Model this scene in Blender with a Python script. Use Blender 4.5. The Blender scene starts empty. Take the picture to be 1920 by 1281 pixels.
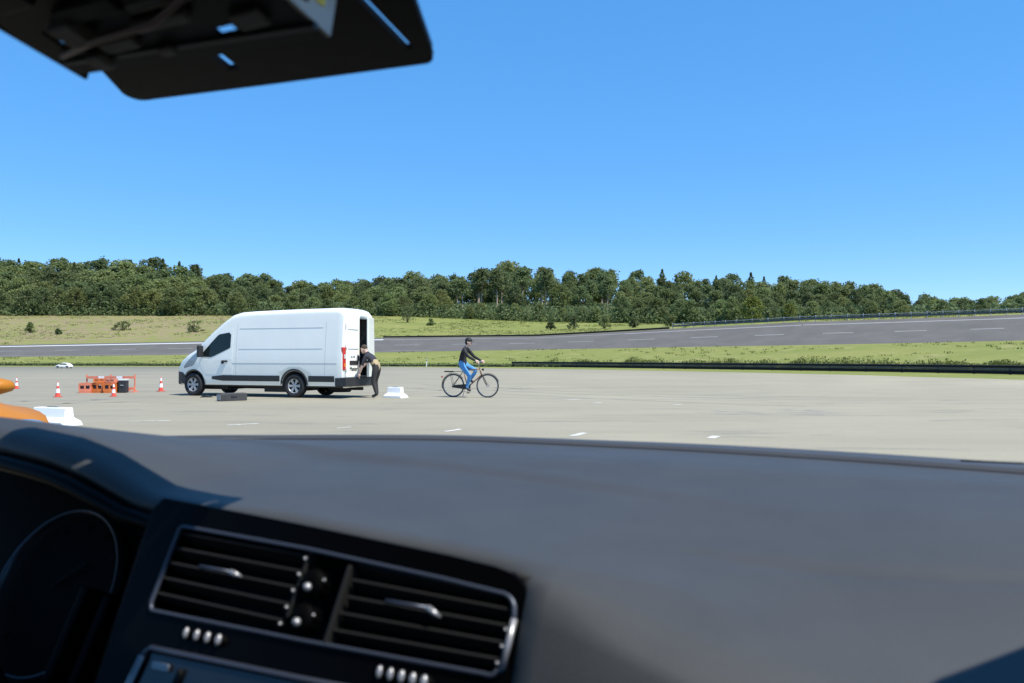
import bpy, bmesh, math, random
from mathutils import Vector, Matrix, noise
R = math.radians
PI = math.pi
random.seed(11)
sc = bpy.context.scene
C = sc.collection

# ------------------------------------------------------------------ camera
cam = bpy.data.cameras.new('Camera'); camo = bpy.data.objects.new('camera', cam); C.objects.link(camo)
CAM_H = 1.2
camo.location = (0, 0, CAM_H)
camo.rotation_euler = (R(90 + 1.121), 0, 0)
cam.sensor_width = 36; cam.lens = 28.26; cam.clip_start = 0.02; cam.clip_end = 5000
cam.dof.use_dof = True; cam.dof.focus_distance = 26; cam.dof.aperture_fstop = 8.0
sc.camera = camo
# ------------------------------------------------------------------ world + sun
SUN_EL, SUN_AZ = 59.0, -32.0            # azimuth measured from +X towards +Y
sv = Vector((math.cos(R(SUN_EL)) * math.cos(R(SUN_AZ)), math.cos(R(SUN_EL)) * math.sin(R(SUN_AZ)), math.sin(R(SUN_EL))))
w = bpy.data.worlds.new('World'); sc.world = w; w.use_nodes = True
nt = w.node_tree; bg = nt.nodes['Background']
sky = nt.nodes.new('ShaderNodeTexSky'); sky.sky_type = 'NISHITA'; sky.sun_disc = False
sky.sun_elevation = R(SUN_EL); sky.sun_rotation = R(90 - SUN_AZ)
sky.altitude = 300; sky.air_density = 0.55; sky.dust_density = 0.0; sky.ozone_density = 6.0
gam = nt.nodes.new('ShaderNodeGamma'); gam.inputs[1].default_value = .40                 # the camera's flat, saturated rendering of the sky
hsn = nt.nodes.new('ShaderNodeHueSaturation'); hsn.inputs['Hue'].default_value = .506; hsn.inputs['Saturation'].default_value = 1.98; hsn.inputs['Value'].default_value = 3.30
nt.links.new(sky.outputs[0], gam.inputs[0]); nt.links.new(gam.outputs[0], hsn.inputs['Color']); nt.links.new(hsn.outputs[0], bg.inputs[0]); bg.inputs[1].default_value = 0.13
sl = bpy.data.lights.new('Sun', 'SUN'); sl.energy = 4.6; sl.angle = R(0.53); sl.color = (1.0, 0.955, 0.88)
so = bpy.data.objects.new('sun', sl); C.objects.link(so); so.rotation_euler = sv.to_track_quat('Z', 'Y').to_euler(); so.location = (40, -30, 80)
sc.view_settings.view_transform = 'Standard'; sc.view_settings.look = 'None'; sc.view_settings.gamma = 1
sc.view_settings.exposure = 0.50
sc.render.engine = 'CYCLES'; sc.cycles.use_denoising = True
sc.cycles.max_bounces = 6; sc.cycles.transparent_max_bounces = 8

# ------------------------------------------------------------------ materials
MATS = {}
def mat(name, col, rough=0.6, metal=0.0, var=0.0, vscale=5.0, bump=0.0, bscale=60.0, spec=0.5, coat=0.0, trans=0.0, objvar=0.0, col2=None, detail=4):
    if name in MATS: return MATS[name]
    m = bpy.data.materials.new(name); m.use_nodes = True; n = m.node_tree.nodes; l = m.node_tree.links
    p = n['Principled BSDF']; out = n['Material Output']
    p.inputs['Base Color'].default_value = (*col, 1); p.inputs['Roughness'].default_value = rough
    p.inputs['Metallic'].default_value = metal; p.inputs['Specular IOR Level'].default_value = spec
    p.inputs['Coat Weight'].default_value = coat
    tc = n.new('ShaderNodeTexCoord'); src = None
    if var or col2:
        nz = n.new('ShaderNodeTexNoise'); nz.inputs['Scale'].default_value = vscale; nz.inputs['Detail'].default_value = detail; nz.inputs['Roughness'].default_value = .62
        l.new(tc.outputs['Object'], nz.inputs['Vector'])
        mr = n.new('ShaderNodeMapRange'); mr.inputs[1].default_value = .3; mr.inputs[2].default_value = .7
        l.new(nz.outputs[0], mr.inputs[0])
        mx = n.new('ShaderNodeMix'); mx.data_type = 'RGBA'
        c2 = col2 or tuple(c * (1 + var) for c in col); c1 = col if col2 else tuple(c * (1 - var) for c in col)
        mx.inputs[6].default_value = (*c1, 1); mx.inputs[7].default_value = (*c2, 1)
        l.new(mr.outputs[0], mx.inputs[0]); src = mx.outputs[2]
    if objvar:
        oi = n.new('ShaderNodeObjectInfo'); hs = n.new('ShaderNodeHueSaturation')
        a = n.new('ShaderNodeMapRange'); a.inputs[3].default_value = 1 - objvar; a.inputs[4].default_value = 1 + objvar
        b = n.new('ShaderNodeMapRange'); b.inputs[3].default_value = .5 - objvar * .05; b.inputs[4].default_value = .5 + objvar * .05
        mu = n.new('ShaderNodeMath'); mu.operation = 'MULTIPLY'; mu.inputs[1].default_value = 7.31
        fr = n.new('ShaderNodeMath'); fr.operation = 'FRACT'
        l.new(oi.outputs['Random'], a.inputs[0]); l.new(oi.outputs['Random'], mu.inputs[0]); l.new(mu.outputs[0], fr.inputs[0]); l.new(fr.outputs[0], b.inputs[0])
        l.new(a.outputs[0], hs.inputs['Value']); l.new(b.outputs[0], hs.inputs['Hue'])
        if src: l.new(src, hs.inputs['Color'])
        else: hs.inputs['Color'].default_value = (*col, 1)
        src = hs.outputs[0]
    if src: l.new(src, p.inputs['Base Color'])
    if bump:
        nb = n.new('ShaderNodeTexNoise'); nb.inputs['Scale'].default_value = bscale; nb.inputs['Detail'].default_value = 3
        l.new(tc.outputs['Object'], nb.inputs['Vector'])
        bp = n.new('ShaderNodeBump'); bp.inputs['Strength'].default_value = bump; bp.inputs['Distance'].default_value = .01
        l.new(nb.outputs[0], bp.inputs['Height']); l.new(bp.outputs[0], p.inputs['Normal'])
    if trans:
        tr = n.new('ShaderNodeBsdfTranslucent'); ms = n.new('ShaderNodeMixShader'); ms.inputs[0].default_value = trans
        if src: l.new(src, tr.inputs[0])
        else: tr.inputs[0].default_value = (*col, 1)
        l.new(p.outputs[0], ms.inputs[1]); l.new(tr.outputs[0], ms.inputs[2]); l.new(ms.outputs[0], out.inputs[0])
    MATS[name] = m
    return m

# ------------------------------------------------------------------ mesh helpers
class MB:
    def __init__(s): s.v = []; s.f = []; s.mi = []; s.sm = []
    def add(s, vs, fs, M=None, mi=0, smooth=False):
        o = len(s.v)
        for p in vs:
            p = Vector(p); s.v.append(tuple(M @ p) if M else tuple(p))
        for f in fs:
            s.f.append(tuple(i + o for i in f)); s.mi.append(mi); s.sm.append(smooth)
        return s
    def box(s, c, d, M=None, mi=0, rz=0):
        x, y, z = (k / 2 for k in d)
        vs = [(-x, -y, -z), (x, -y, -z), (x, y, -z), (-x, y, -z), (-x, -y, z), (x, -y, z), (x, y, z), (-x, y, z)]
        T = Matrix.Translation(c) @ Matrix.Rotation(rz, 4, 'Z')
        if M: T = M @ T
        return s.add(vs, [(0, 3, 2, 1), (4, 5, 6, 7), (0, 1, 5, 4), (1, 2, 6, 5), (2, 3, 7, 6), (3, 0, 4, 7)], T, mi)
    def rings(s, rings, M=None, mi=0, closed=True, caps=True, smooth=True):
        n = len(rings[0]); vs = [p for r in rings for p in r]; fs = []
        for i in range(len(rings) - 1):
            for j in range(n if closed else n - 1):
                k = (j + 1) % n
                fs.append((i * n + j, i * n + k, (i + 1) * n + k, (i + 1) * n + j))
        if caps:
            fs.append(tuple(range(n - 1, -1, -1))); fs.append(tuple((len(rings) - 1) * n + j for j in range(n)))
        return s.add(vs, fs, M, mi, smooth)
    def tube(s, pts, r, n=8, M=None, mi=0, closed=False, caps=True):
        pts = [Vector(p) for p in pts]; rs = r if isinstance(r, (list, tuple)) else [r] * len(pts)
        rings = []; prev = None; N = len(pts)
        for i, p in enumerate(pts):
            if closed: t = pts[(i + 1) % N] - pts[i - 1]
            else: t = pts[min(i + 1, N - 1)] - pts[max(i - 1, 0)]
            t.normalize()
            if prev is None:
                a = Vector((0, 0, 1)) if abs(t.z) < .9 else Vector((1, 0, 0))
            else: a = prev
            u = (a - t * a.dot(t)).normalized(); prev = u; b = t.cross(u)
            rings.append([p + (u * math.cos(2 * PI * k / n) + b * math.sin(2 * PI * k / n)) * rs[i] for k in range(n)])
        if closed: rings.append(rings[0]); caps = False
        return s.rings(rings, M, mi, True, caps)
    def lathe(s, prof, n=24, M=None, mi=0, caps=False):
        rings = [[(r * math.cos(2 * PI * k / n), r * math.sin(2 * PI * k / n), z) for k in range(n)] for r, z in prof]
        return s.rings(rings, M, mi, True, caps)
    def prism(s, poly, z0, z1, M=None, mi=0):
        n = len(poly)
        vs = [(x, y, z0) for x, y in poly] + [(x, y, z1) for x, y in poly]
        fs = [tuple(range(n - 1, -1, -1)), tuple(range(n, 2 * n))] + [(i, (i + 1) % n, n + (i + 1) % n, n + i) for i in range(n)]
        return s.add(vs, fs, M, mi)
    def ell(s, c, r, M=None, mi=0, nu=14, nv=9):
        rings = []
        for i in range(nv + 1):
            th = PI * i / nv; q = max(math.sin(th), .02)
            rings.append([(c[0] + r[0] * q * math.cos(2 * PI * k / nu), c[1] + r[1] * q * math.sin(2 * PI * k / nu), c[2] - r[2] * math.cos(th)) for k in range(nu)])
        return s.rings(rings, M, mi)
    def mesh(s, name):
        me = bpy.data.meshes.new(name); me.from_pydata(s.v, [], s.f)
        me.polygons.foreach_set('material_index', s.mi); me.polygons.foreach_set('use_smooth', s.sm); me.update()
        return me
    def build(s, name, mats, parent=None, loc=None, rz=0, bevel=0, recalc=True):
        me = s.mesh(name)
        if recalc:
            b = bmesh.new(); b.from_mesh(me); bmesh.ops.recalc_face_normals(b, faces=b.faces); b.to_mesh(me); b.free()
        return link(name, me, mats, parent, loc, rz, bevel)
def link(name, me, mats, parent=None, loc=None, rz=0, bevel=0):
    for m in (mats if isinstance(mats, (list, tuple)) else [mats]): me.materials.append(m)
    o = bpy.data.objects.new(name, me); C.objects.link(o)
    if parent: o.parent = parent
    if loc: o.location = loc
    if rz: o.rotation_euler.z = rz
    if bevel:
        b = o.modifiers.new('b', 'BEVEL'); b.width = bevel; b.segments = 2; b.limit_method = 'ANGLE'; b.angle_limit = R(40)
    return o
def empty(name, loc=(0, 0, 0), rz=0):
    o = bpy.data.objects.new(name, None); C.objects.link(o); o.location = loc; o.rotation_euler.z = rz; o.empty_display_size = .1
    return o
def tag(o, label=None, cat=None, group=None, kind=None):
    if label: o['label'] = label
    if cat: o['category'] = cat
    if group: o['group'] = group
    if kind: o['kind'] = kind
    return o
def copy_tree(o, parent=None):
    c = o.copy(); C.objects.link(c); c.parent = parent
    for ch in list(o.children): copy_tree(ch, c)
    return c
def evaluated(o, name):
    dg = bpy.context.evaluated_depsgraph_get(); dg.update()
    return bpy.data.meshes.new_from_object(o.evaluated_get(dg))
def cut(o, cutters):
    """carve real openings: boolean difference, then keep the plain mesh"""
    tmp = []
    for cm in cutters:
        co = bpy.data.objects.new('cutter', cm.mesh('cutter')); C.objects.link(co); co.parent = o.parent; tmp.append(co)
        b = bmesh.new(); b.from_mesh(co.data); bmesh.ops.recalc_face_normals(b, faces=b.faces); b.to_mesh(co.data); b.free()
        m = o.modifiers.new('x', 'BOOLEAN'); m.object = co; m.operation = 'DIFFERENCE'; m.solver = 'EXACT'
    me = evaluated(o, o.name); o.modifiers.clear(); old = o.data; o.data = me
    for t in tmp: bpy.data.objects.remove(t)
    return o
def lerp(a, b, t): return a + (b - a) * t
def interp(xs, ys, x):
    if x <= xs[0]: return ys[0]
    for i in range(len(xs) - 1):
        if x <= xs[i + 1]: return lerp(ys[i], ys[i + 1], (x - xs[i]) / (xs[i + 1] - xs[i]))
    return ys[-1]
def smooth(t): t = max(0, min(1, t)); return t * t * (3 - 2 * t)

# ================================================================== SETTING: ground, banks, track
# sight columns: u = x / y (tangent of the bearing from the proving-ground corner); distances in metres, heights in metres
U =    [-2.2, -.64, -.17,  .03,  .23,  .36,  .64, 1.3]
EDGE = [ 104, 100,  100,  82,  66,  57,  41,  24]           # end of the concrete apron
RAIL = [ 112, 112,  104,  95,  78,  69,  53,  33]           # crash barrier / weed strip
NEAR = [(150, 1.3), (140, 1.25), (140, 2.05), (135, 2.5), (122, 2.8), (112, 2.9), (95, 3.2), (66, 3.5)]
FAR  = [(165, 3.6), (155, 3.5), (155, 4.9), (150, 5.1), (138, 6.3), (128, 6.8), (111, 7.1), (82, 7.4)]
WOOD = [(250, 13.), (230, 13.2), (230, 13.2), (215, 10.7), (195, 9.2), (178, 8.6), (160, 8.4), (135, 8.6)]
BACK = [(330, 23), (305, 23.5), (305, 16.5), (290, 18.5), (270, 15.5), (255, 12.5), (245, 9.0), (210, 9.)]
def prof(u):
    g = lambda A, k: interp(U, [a[k] for a in A], u)
    e, r = interp(U, EDGE, u), interp(U, RAIL, u)
    n, f, wd, b = [(g(A, 0), g(A, 1)) for A in (NEAR, FAR, WOOD, BACK)]
    return [(e - 30, -.02), (e, .012), (r, .05), (r + 4, .45), (n[0] - 2, n[1] - .12), n, f, (f[0] + 5, f[1] + .5), wd, b, (b[0] + 140, b[1] - 14), (b[0] + 900, -8)]
def terrain(x, y):
    u = max(-2.2, min(1.3, x / y)); p = prof(u)
    return interp([a for a, _ in p], [b for _, b in p], y)
us = [-2.2 + i * (3.5 / 220) for i in range(221)]
SUB = [1, 2, 3, 6, 2, 5, 3, 14, 12, 5, 5]
mb = MB(); rings = []
for u in us:
    p = prof(u); row = []
    for k in range(len(p) - 1):
        for j in range(SUB[k]):
            t = j / SUB[k]; D = lerp(p[k][0], p[k + 1][0], t); z = lerp(p[k][1], p[k + 1][1], t)
            if k in (3, 7): z += .35 * math.sin(PI * t) * noise.noise((u * D * .08, D * .08, k))
            row.append((u * D, D, z))
    row.append((u * p[-1][0], p[-1][0], p[-1][1])); rings.append(row)
mb.rings(rings, closed=False, caps=False)

def grass_mat():
    m = bpy.data.materials.new('bank_grass'); m.use_nodes = True; n = m.node_tree.nodes; l = m.node_tree.links; p = n['Principled BSDF']
    p.inputs['Roughness'].default_value = .9; p.inputs['Specular IOR Level'].default_value = .15
    tc = n.new('ShaderNodeTexCoord')
    def nz(scale, detail, sx=1.0):
        mp = n.new('ShaderNodeMapping'); mp.inputs['Scale'].default_value = (sx, 1, 1); l.new(tc.outputs['Object'], mp.inputs[0])
        t = n.new('ShaderNodeTexNoise'); t.inputs['Scale'].default_value = scale; t.inputs['Detail'].default_value = detail; t.inputs['Roughness'].default_value = .65; l.new(mp.outputs[0], t.inputs[0]); return t.outputs[0]
    def rng(s, a, b):
        r = n.new('ShaderNodeMapRange'); r.inputs[1].default_value = a; r.inputs[2].default_value = b; l.new(s, r.inputs[0]); return r.outputs[0]
    def mix(f, a, b):
        x = n.new('ShaderNodeMix'); x.data_type = 'RGBA'; l.new(f, x.inputs[0])
        for k, c in ((6, a), (7, b)):
            if isinstance(c, tuple): x.inputs[k].default_value = (*c, 1)
            else: l.new(c, x.inputs[k])
        return x.outputs[2]
    c = mix(rng(nz(.09, 6, .5), .35, .65), (.225, .232, .064), (.165, .195, .046))
    c = mix(rng(nz(1.3, 5), .5, .75), c, (.15, .165, .042))
    c = mix(rng(nz(.35, 6), .55, .72), c, (.30, .275, .12))
    # dry heather on the western bank
    sx = n.new('ShaderNodeSeparateXYZ'); l.new(tc.outputs['Object'], sx.inputs[0])
    a = rng(sx.outputs[0], -30, -75); b = rng(nz(.5, 6), .4, .65)
    mu = n.new('ShaderNodeMath'); mu.operation = 'MULTIPLY'; l.new(a, mu.inputs[0]); l.new(b, mu.inputs[1])
    yy = rng(sx.outputs[1], 150, 165); mu2 = n.new('ShaderNodeMath'); mu2.operation = 'MULTIPLY'; l.new(mu.outputs[0], mu2.inputs[0]); l.new(yy, mu2.inputs[1])
    c = mix(mu2.outputs[0], c, (.27, .19, .135))
    l.new(c, p.inputs['Base Color'])
    bp = n.new('ShaderNodeBump'); bp.inputs['Strength'].default_value = .4; bp.inputs['Distance'].default_value = .12
    l.new(nz(2.2, 5), bp.inputs['Height']); l.new(bp.outputs[0], p.inputs['Normal'])
    return m
M_GRASS = grass_mat()
g = mb.build('terrain', M_GRASS); tag(g, 'dry green grass banks rising behind the concrete apron to the wood', 'grass bank', kind='structure')
# underlying ground sheet reaching the horizon
mb = MB(); N = 48
mb.add([(0, 0, -.12)] + [(3000 * math.cos(2 * PI * k / N), 3000 * math.sin(2 * PI * k / N), -.12) for k in range(N)], [(0, 1 + k, 1 + (k + 1) % N) for k in range(N)])
g = mb.build('ground', mat('far_ground', (.15, .16, .06), .95, var=.3, vscale=.02)); tag(g, kind='structure')

# concrete apron
def tarmac_mat():
    m = bpy.data.materials.new('apron_concrete'); m.use_nodes = True; n = m.node_tree.nodes; l = m.node_tree.links; p = n['Principled BSDF']
    p.inputs['Roughness'].default_value = .85; p.inputs['Specular IOR Level'].default_value = .25
    tc = n.new('ShaderNodeTexCoord')
    def nz(scale, detail, sc3=(1, 1, 1), rz=0, ro=.6):
        mp = n.new('ShaderNodeMapping'); mp.inputs['Scale'].default_value = sc3; mp.inputs['Rotation'].default_value = (0, 0, rz); l.new(tc.outputs['Object'], mp.inputs[0])
        t = n.new('ShaderNodeTexNoise'); t.inputs['Scale'].default_value = scale; t.inputs['Detail'].default_value = detail; t.inputs['Roughness'].default_value = ro; l.new(mp.outputs[0], t.inputs[0]); return t.outputs[0]
    def rng(s, a, b, c=0., d=1.):
        r = n.new('ShaderNodeMapRange'); r.inputs[1].default_value = a; r.inputs[2].default_value = b; r.inputs[3].default_value = c; r.inputs[4].default_value = d; l.new(s, r.inputs[0]); return r.outputs[0]
    def mul(a, b):
        q = n.new('ShaderNodeMath'); q.operation = 'MULTIPLY'
        for k, s in ((0, a), (1, b)):
            if isinstance(s, float): q.inputs[k].default_value = s
            else: l.new(s, q.inputs[k])
        return q.outputs[0]
    def mix(f, a, b):
        x = n.new('ShaderNodeMix'); x.data_type = 'RGBA'; l.new(f, x.inputs[0])
        for k, c in ((6, a), (7, b)):
            if isinstance(c, tuple): x.inputs[k].default_value = (*c, 1)
            else: l.new(c, x.inputs[k])
        return x.outputs[2]
    c = mix(rng(nz(.06, 4), .35, .65), (.294, .266, .190), (.335, .302, .216))
    c = mix(rng(nz(.5, 6, (.25, 1, 1)), .45, .75), c, (.272, .244, .172))            # wiped streaks
    sx = n.new('ShaderNodeSeparateXYZ'); l.new(tc.outputs['Object'], sx.inputs[0])
    c = mix(mul(rng(sx.outputs[0], 2, -16), rng(nz(.35, 6, (.4, 1, 1)), .3, .7, .15, .75)), c, (.222, .206, .158))   # older, greyer half
    c = mix(mul(rng(nz(1.1, 7, (.3, 1, 1), .35, .7), .55, .70), .6), c, (.16, .15, .13))          # rubber streaks
    c = mix(mul(rng(nz(14, 5, ro=.75), .55, .8), .55), c, (.2, .195, .18))             # grit
    c = mix(mul(rng(nz(40, 3), .62, .8), .7), c, (.48, .47, .43))                      # pale aggregate
    for (cx, cy, rx, ry) in ((4.7, 17.2, .75, 1.1), (6.4, 17.3, .8, 1.3)):            # oil stains
        mp = n.new('ShaderNodeMapping'); mp.inputs['Location'].default_value = (-cx / rx, -cy / ry, 0); mp.inputs['Scale'].default_value = (1 / rx, 1 / ry, 1); l.new(tc.outputs['Object'], mp.inputs[0])
        ln = n.new('ShaderNodeVectorMath'); ln.operation = 'LENGTH'; l.new(mp.outputs[0], ln.inputs[0])
        f = mul(rng(ln.outputs['Value'], 1.15, .35), rng(nz(2.2, 6), .42, .62, 0, .75)); c = mix(f, c, (.19, .185, .17))
    l.new(c, p.inputs['Base Color'])
    bp = n.new('ShaderNodeBump'); bp.inputs['Strength'].default_value = .35; bp.inputs['Distance'].default_value = .01
    l.new(nz(30, 4), bp.inputs['Height']); l.new(bp.outputs[0], p.inputs['Normal'])
    return m
M_TAR = tarmac_mat()
mb = MB(); rr = []
for u in us:
    e = interp(U, EDGE, u) + 1.2 * noise.noise((u * 9, 3, 1)); rr.append([(u * 3, 3, 0.02), (u * 12, 12, .02), (u * e * .5, e * .5, .02), (u * e, e, .02), (u * (e + .02), e + .02, -.05)])
mb.rings(rr, closed=False, caps=False)
mb.add([(-30, -30, .02), (30, -30, .02), (3.9, 3, .02), (-6.6, 3, .02)], [(0, 1, 2, 3)])
mb.add([(-30, -30, .02), (-6.6, 3, .02), (-228, 104, .02), (-260, 60, .02), (-200, -30, .02)], [(0, 4, 3, 2, 1)])
mb.add([(30, -30, .02), (60, -10, .02), (31.2, 24, .02), (3.9, 3, .02)], [(0, 1, 2, 3)])
g = mb.build('concrete_apron', M_TAR); tag(g, 'pale grey concrete apron of the proving ground', 'apron', kind='structure')
GZ = .02
# painted marks on the apron
M_PAINT = mat('worn_white_paint', (.36, .33, .25), .75, col2=(.72, .71, .66), vscale=11)
M_FAINT = mat('faded_line_paint', (.40, .39, .355), .8, var=.12, vscale=3)
marks = empty('apron_markings', (0, 0, 0)); tag(marks, kind='structure')
def strip(x0, y0, x1, y1, wd, z=GZ + .004):
    d = Vector((x1 - x0, y1 - y0, 0)).normalized(); nrm = Vector((-d.y, d.x, 0)) * wd / 2; m = MB()
    a, b = Vector((x0, y0, z)), Vector((x1, y1, z)); m.add([a - nrm, b - nrm, b + nrm, a + nrm], [(0, 1, 2, 3)]); return m
strip(-4.4, 24.35, 7.0, 22.0, .07).build('painted_line', M_FAINT, marks)
for (x0, y0, x1, y1, wd) in ((-7.0, 14.75, -6.35, 15.0, .10), (-4.95, 13.95, -4.5, 14.3, .10), (-2.9, 13.35, -2.72, 13.6, .07), (-1.06, 12.75, -.84, 13.2, .11), (.9, 12.05, 1.13, 12.55, .12), (2.88, 11.7, 3.06, 12.05, .13), (2.1, 20.6, 2.35, 20.9, .12), (4.0, 19.9, 4.25, 20.15, .1), (1.5, 22.1, 1.9, 22.5, .1)):
    strip(x0, y0, x1, y1, wd).build('painted_dash', M_PAINT, marks)

M_TYREMARK = mat('tyre_mark', (.235, .218, .165), .85, col2=(.282, .260, .192), vscale=4)
def curve_mark(pts, wd, name='tyre_mark'):
    m = MB(); rr = []
    for i, p in enumerate(pts):
        a = Vector(pts[max(i - 1, 0)]); b = Vector(pts[min(i + 1, len(pts) - 1)]); d = (b - a).normalized(); nn = Vector((-d.y, d.x)); p = Vector(p); k = wd / 2 * min(1, .25 + min(i, len(pts) - 1 - i) * .4)
        rr.append([(*(p - nn * k), GZ + .002), (*(p + nn * k), GZ + .002)])
    m.rings(rr, closed=False, caps=False); m.build(name, M_TYREMARK, marks)
rm = random.Random(5)
for (cx, cy, rad_, a0, a1) in ((-22, 46, 26, -80, -30), (-22, 46, 27.5, -78, -34), (14, 40, 17, 190, 262), (14, 40, 18.5, 192, 260), (-4, 60, 30, 230, 300), (30, 52, 40, 205, 235), (-30, 20, 17, -20, 25), (-30, 20, 18.6, -22, 22)):
    curve_mark([(cx + rad_ * math.cos(R(lerp(a0, a1, i / 24))), cy + rad_ * math.sin(R(lerp(a0, a1, i / 24)))) for i in range(25)], rm.uniform(.16, .22))
for k in range(26):
    x, y = rm.uniform(-14, 9), rm.uniform(13, 34); ln = rm.uniform(.3, 1.1); a = rm.uniform(-.5, .5)
    curve_mark([(x + ln * t * math.cos(a + t * .4), y + ln * t * math.sin(a + t * .4)) for t in (0, .25, .5, .75, 1)], rm.uniform(.05, .16), 'scuff_mark')

# banked test track
M_ROAD = mat('track_asphalt', (.108, .098, .082), .8, var=.14, vscale=.25, bump=.2, bscale=8)
def track_pt(u, t, dz=0.):
    p = prof(u); a, b = p[5], p[6]; D = lerp(a[0], b[0], t); return (u * D, D, lerp(a[1], b[1], t) + dz)
mb = MB(); mb.rings([[track_pt(u, t, .03) for t in (-.02, .25, .5, .75, 1.0)] for u in us], closed=False, caps=False)
road = mb.build('track_road', M_ROAD); tag(road, 'grey banked test track curving up between the grass banks', 'road', kind='structure')
M_LINE = mat('track_paint', (.25, .245, .23), .7, var=.1, vscale=1)
def tline(u0, u1, t0, t1):
    n = max(2, int((u1 - u0) / .015)); m = MB()
    m.rings([[track_pt(lerp(u0, u1, i / n), t, .045) for t in (t0, t1)] for i in range(n + 1)], closed=False, caps=False); m.build('painted_line', M_LINE, road)
M_SAVE = M_LINE; M_LINE = mat('fresh_track_paint', (.6, .6, .58), .6); tline(-2.0, -.16, .82, .88); M_LINE = M_SAVE; tline(-.16, .14, .83, .86); tline(.14, 1.2, .82, .86); tline(-2, -.1, .045, .06)
u = -1.4
while u < 1.1:
    L = 4.2 / interp(U, [n[0] for n in NEAR], u); tline(u, u + L, .43, .455); u += L * 2.35

# crash barriers
M_GALV = mat('galvanised_steel', (.16, .165, .17), .5, .6, var=.2, vscale=2)
M_DARK = mat('dark_rubber', (.012, .012, .013), .7, var=.3, vscale=6)
def barrier(name, label, pts, beams, post_h, step, mbeam, mpost, sec=.3):
    t = empty(name, pts[0]); tag(t, label, 'crash barrier'); O = Vector(pts[0])
    for (z0, mm, hh) in beams:
        m = MB(); rr = []
        for i, p in enumerate(pts):
            p = Vector(p) - O; q = Vector(pts[min(i + 1, len(pts) - 1)]) - Vector(pts[max(i - 1, 0)]); q.z = 0; q.normalize(); nn = Vector((q.y, -q.x, 0))
            rr.append([p + nn * a + Vector((0, 0, z0 + b)) for a, b in ((0, 0), (.07, hh * .16), (.07, hh * .34), (.01, hh * .5), (.07, hh * .66), (.07, hh * .84), (0, hh), (-.02, hh * .5))])
        m.rings(rr, smooth=False); m.build('rail_beam', mm, t)
    pm = None; acc = step
    for i in range(len(pts) - 1):
        a, b = Vector(pts[i]), Vector(pts[i + 1]); acc += (b - a).length
        if acc >= step:
            acc = 0
            if pm is None:
                m = MB(); m.box((0, .09, post_h / 2 - .2), (.1, .12, post_h + .4)); po = m.build('post', mpost, t)
                pm = po.data
            else:
                po = bpy.data.objects.new('post', pm); C.objects.link(po); po.parent = t
            po.location = a - O
    return t
pts = []
for i in range(140):
    u = lerp(.0, 1.25, i / 139); D = interp(U, RAIL, u) - 1.0; pts.append((u * D, D, terrain(u * D, D)))
barrier('crash_barrier', 'low black crash barrier along the edge of the apron below the weeds', pts, [(.30, M_GALV, .11), (.02, M_DARK, .25), (.43, M_DARK, .2)], .62, 2.6, M_DARK, M_DARK)
pts = []
for i in range(80):
    u = lerp(-.8, -.004, i / 79); D = interp(U, RAIL, u) - 1.0; pts.append((u * D, D, terrain(u * D, D)))
barrier('edging_board', 'thin black edging board along the far apron edge behind the van', pts, [(-.02, M_DARK, .24)], .2, 6, M_DARK, M_DARK)
pts = []
for i in range(160):
    u = lerp(.2, 1.25, i / 159); x, y, z = track_pt(u, 1.02); pts.append((x, y, z))
M_GAL2 = mat('pale_galvanised', (.42, .43, .44), .45, .3, var=.2, vscale=1)
barrier('guard_rail', 'steel guard rail with posts along the upper rim of the banked track', pts, [(.28, M_GALV, .30), (.74, M_GAL2, .10)], .98, 1.8, M_GAL2, M_GAL2)
pts = []
for i in range(60):
    u = lerp(-.16, .196, i / 59); x, y, z = track_pt(u, 1.02); pts.append((x, y, z))
barrier('guard_rail', 'low dark kerb barrier on the far rim of the track behind the cyclist', pts, [(.0, M_DARK, .32)], .3, 5, M_GALV, M_GALV)

# ================================================================== VEGETATION
M_LEAF = mat('leaf_green', (.195, .235, .088), .7, var=.25, vscale=.5, trans=.5, objvar=.26, spec=.3)
M_LEAFD = mat('leaf_dark', (.150, .190, .078), .7, var=.25, vscale=.5, trans=.5, objvar=.24, spec=.3)
M_LEAFY = mat('leaf_yellow', (.16, .19, .04), .65, var=.3, vscale=.5, trans=.3, objvar=.15, spec=.3)
M_BARK = mat('bark', (.10, .08, .062), .9, var=.3, vscale=3)
M_BARKP = mat('pine_bark', (.42, .32, .25), .9, var=.25, vscale=2)
def leaf(vs, fs, c, s, rnd):
    n = Vector((rnd.gauss(0, 1), rnd.gauss(0, 1), rnd.gauss(0.6, 1))).normalized()
    a = n.orthogonal().normalized(); a.rotate(Matrix.Rotation(rnd.random() * 6.28, 3, n)); b = n.cross(a); a *= s; b *= s * rnd.uniform(.5, .9)
    o = len(vs); vs += [c - a, c - b * .9 + a * .2, c + a, c + b]; fs.append((o, o + 1, o + 2, o + 3))
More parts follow.
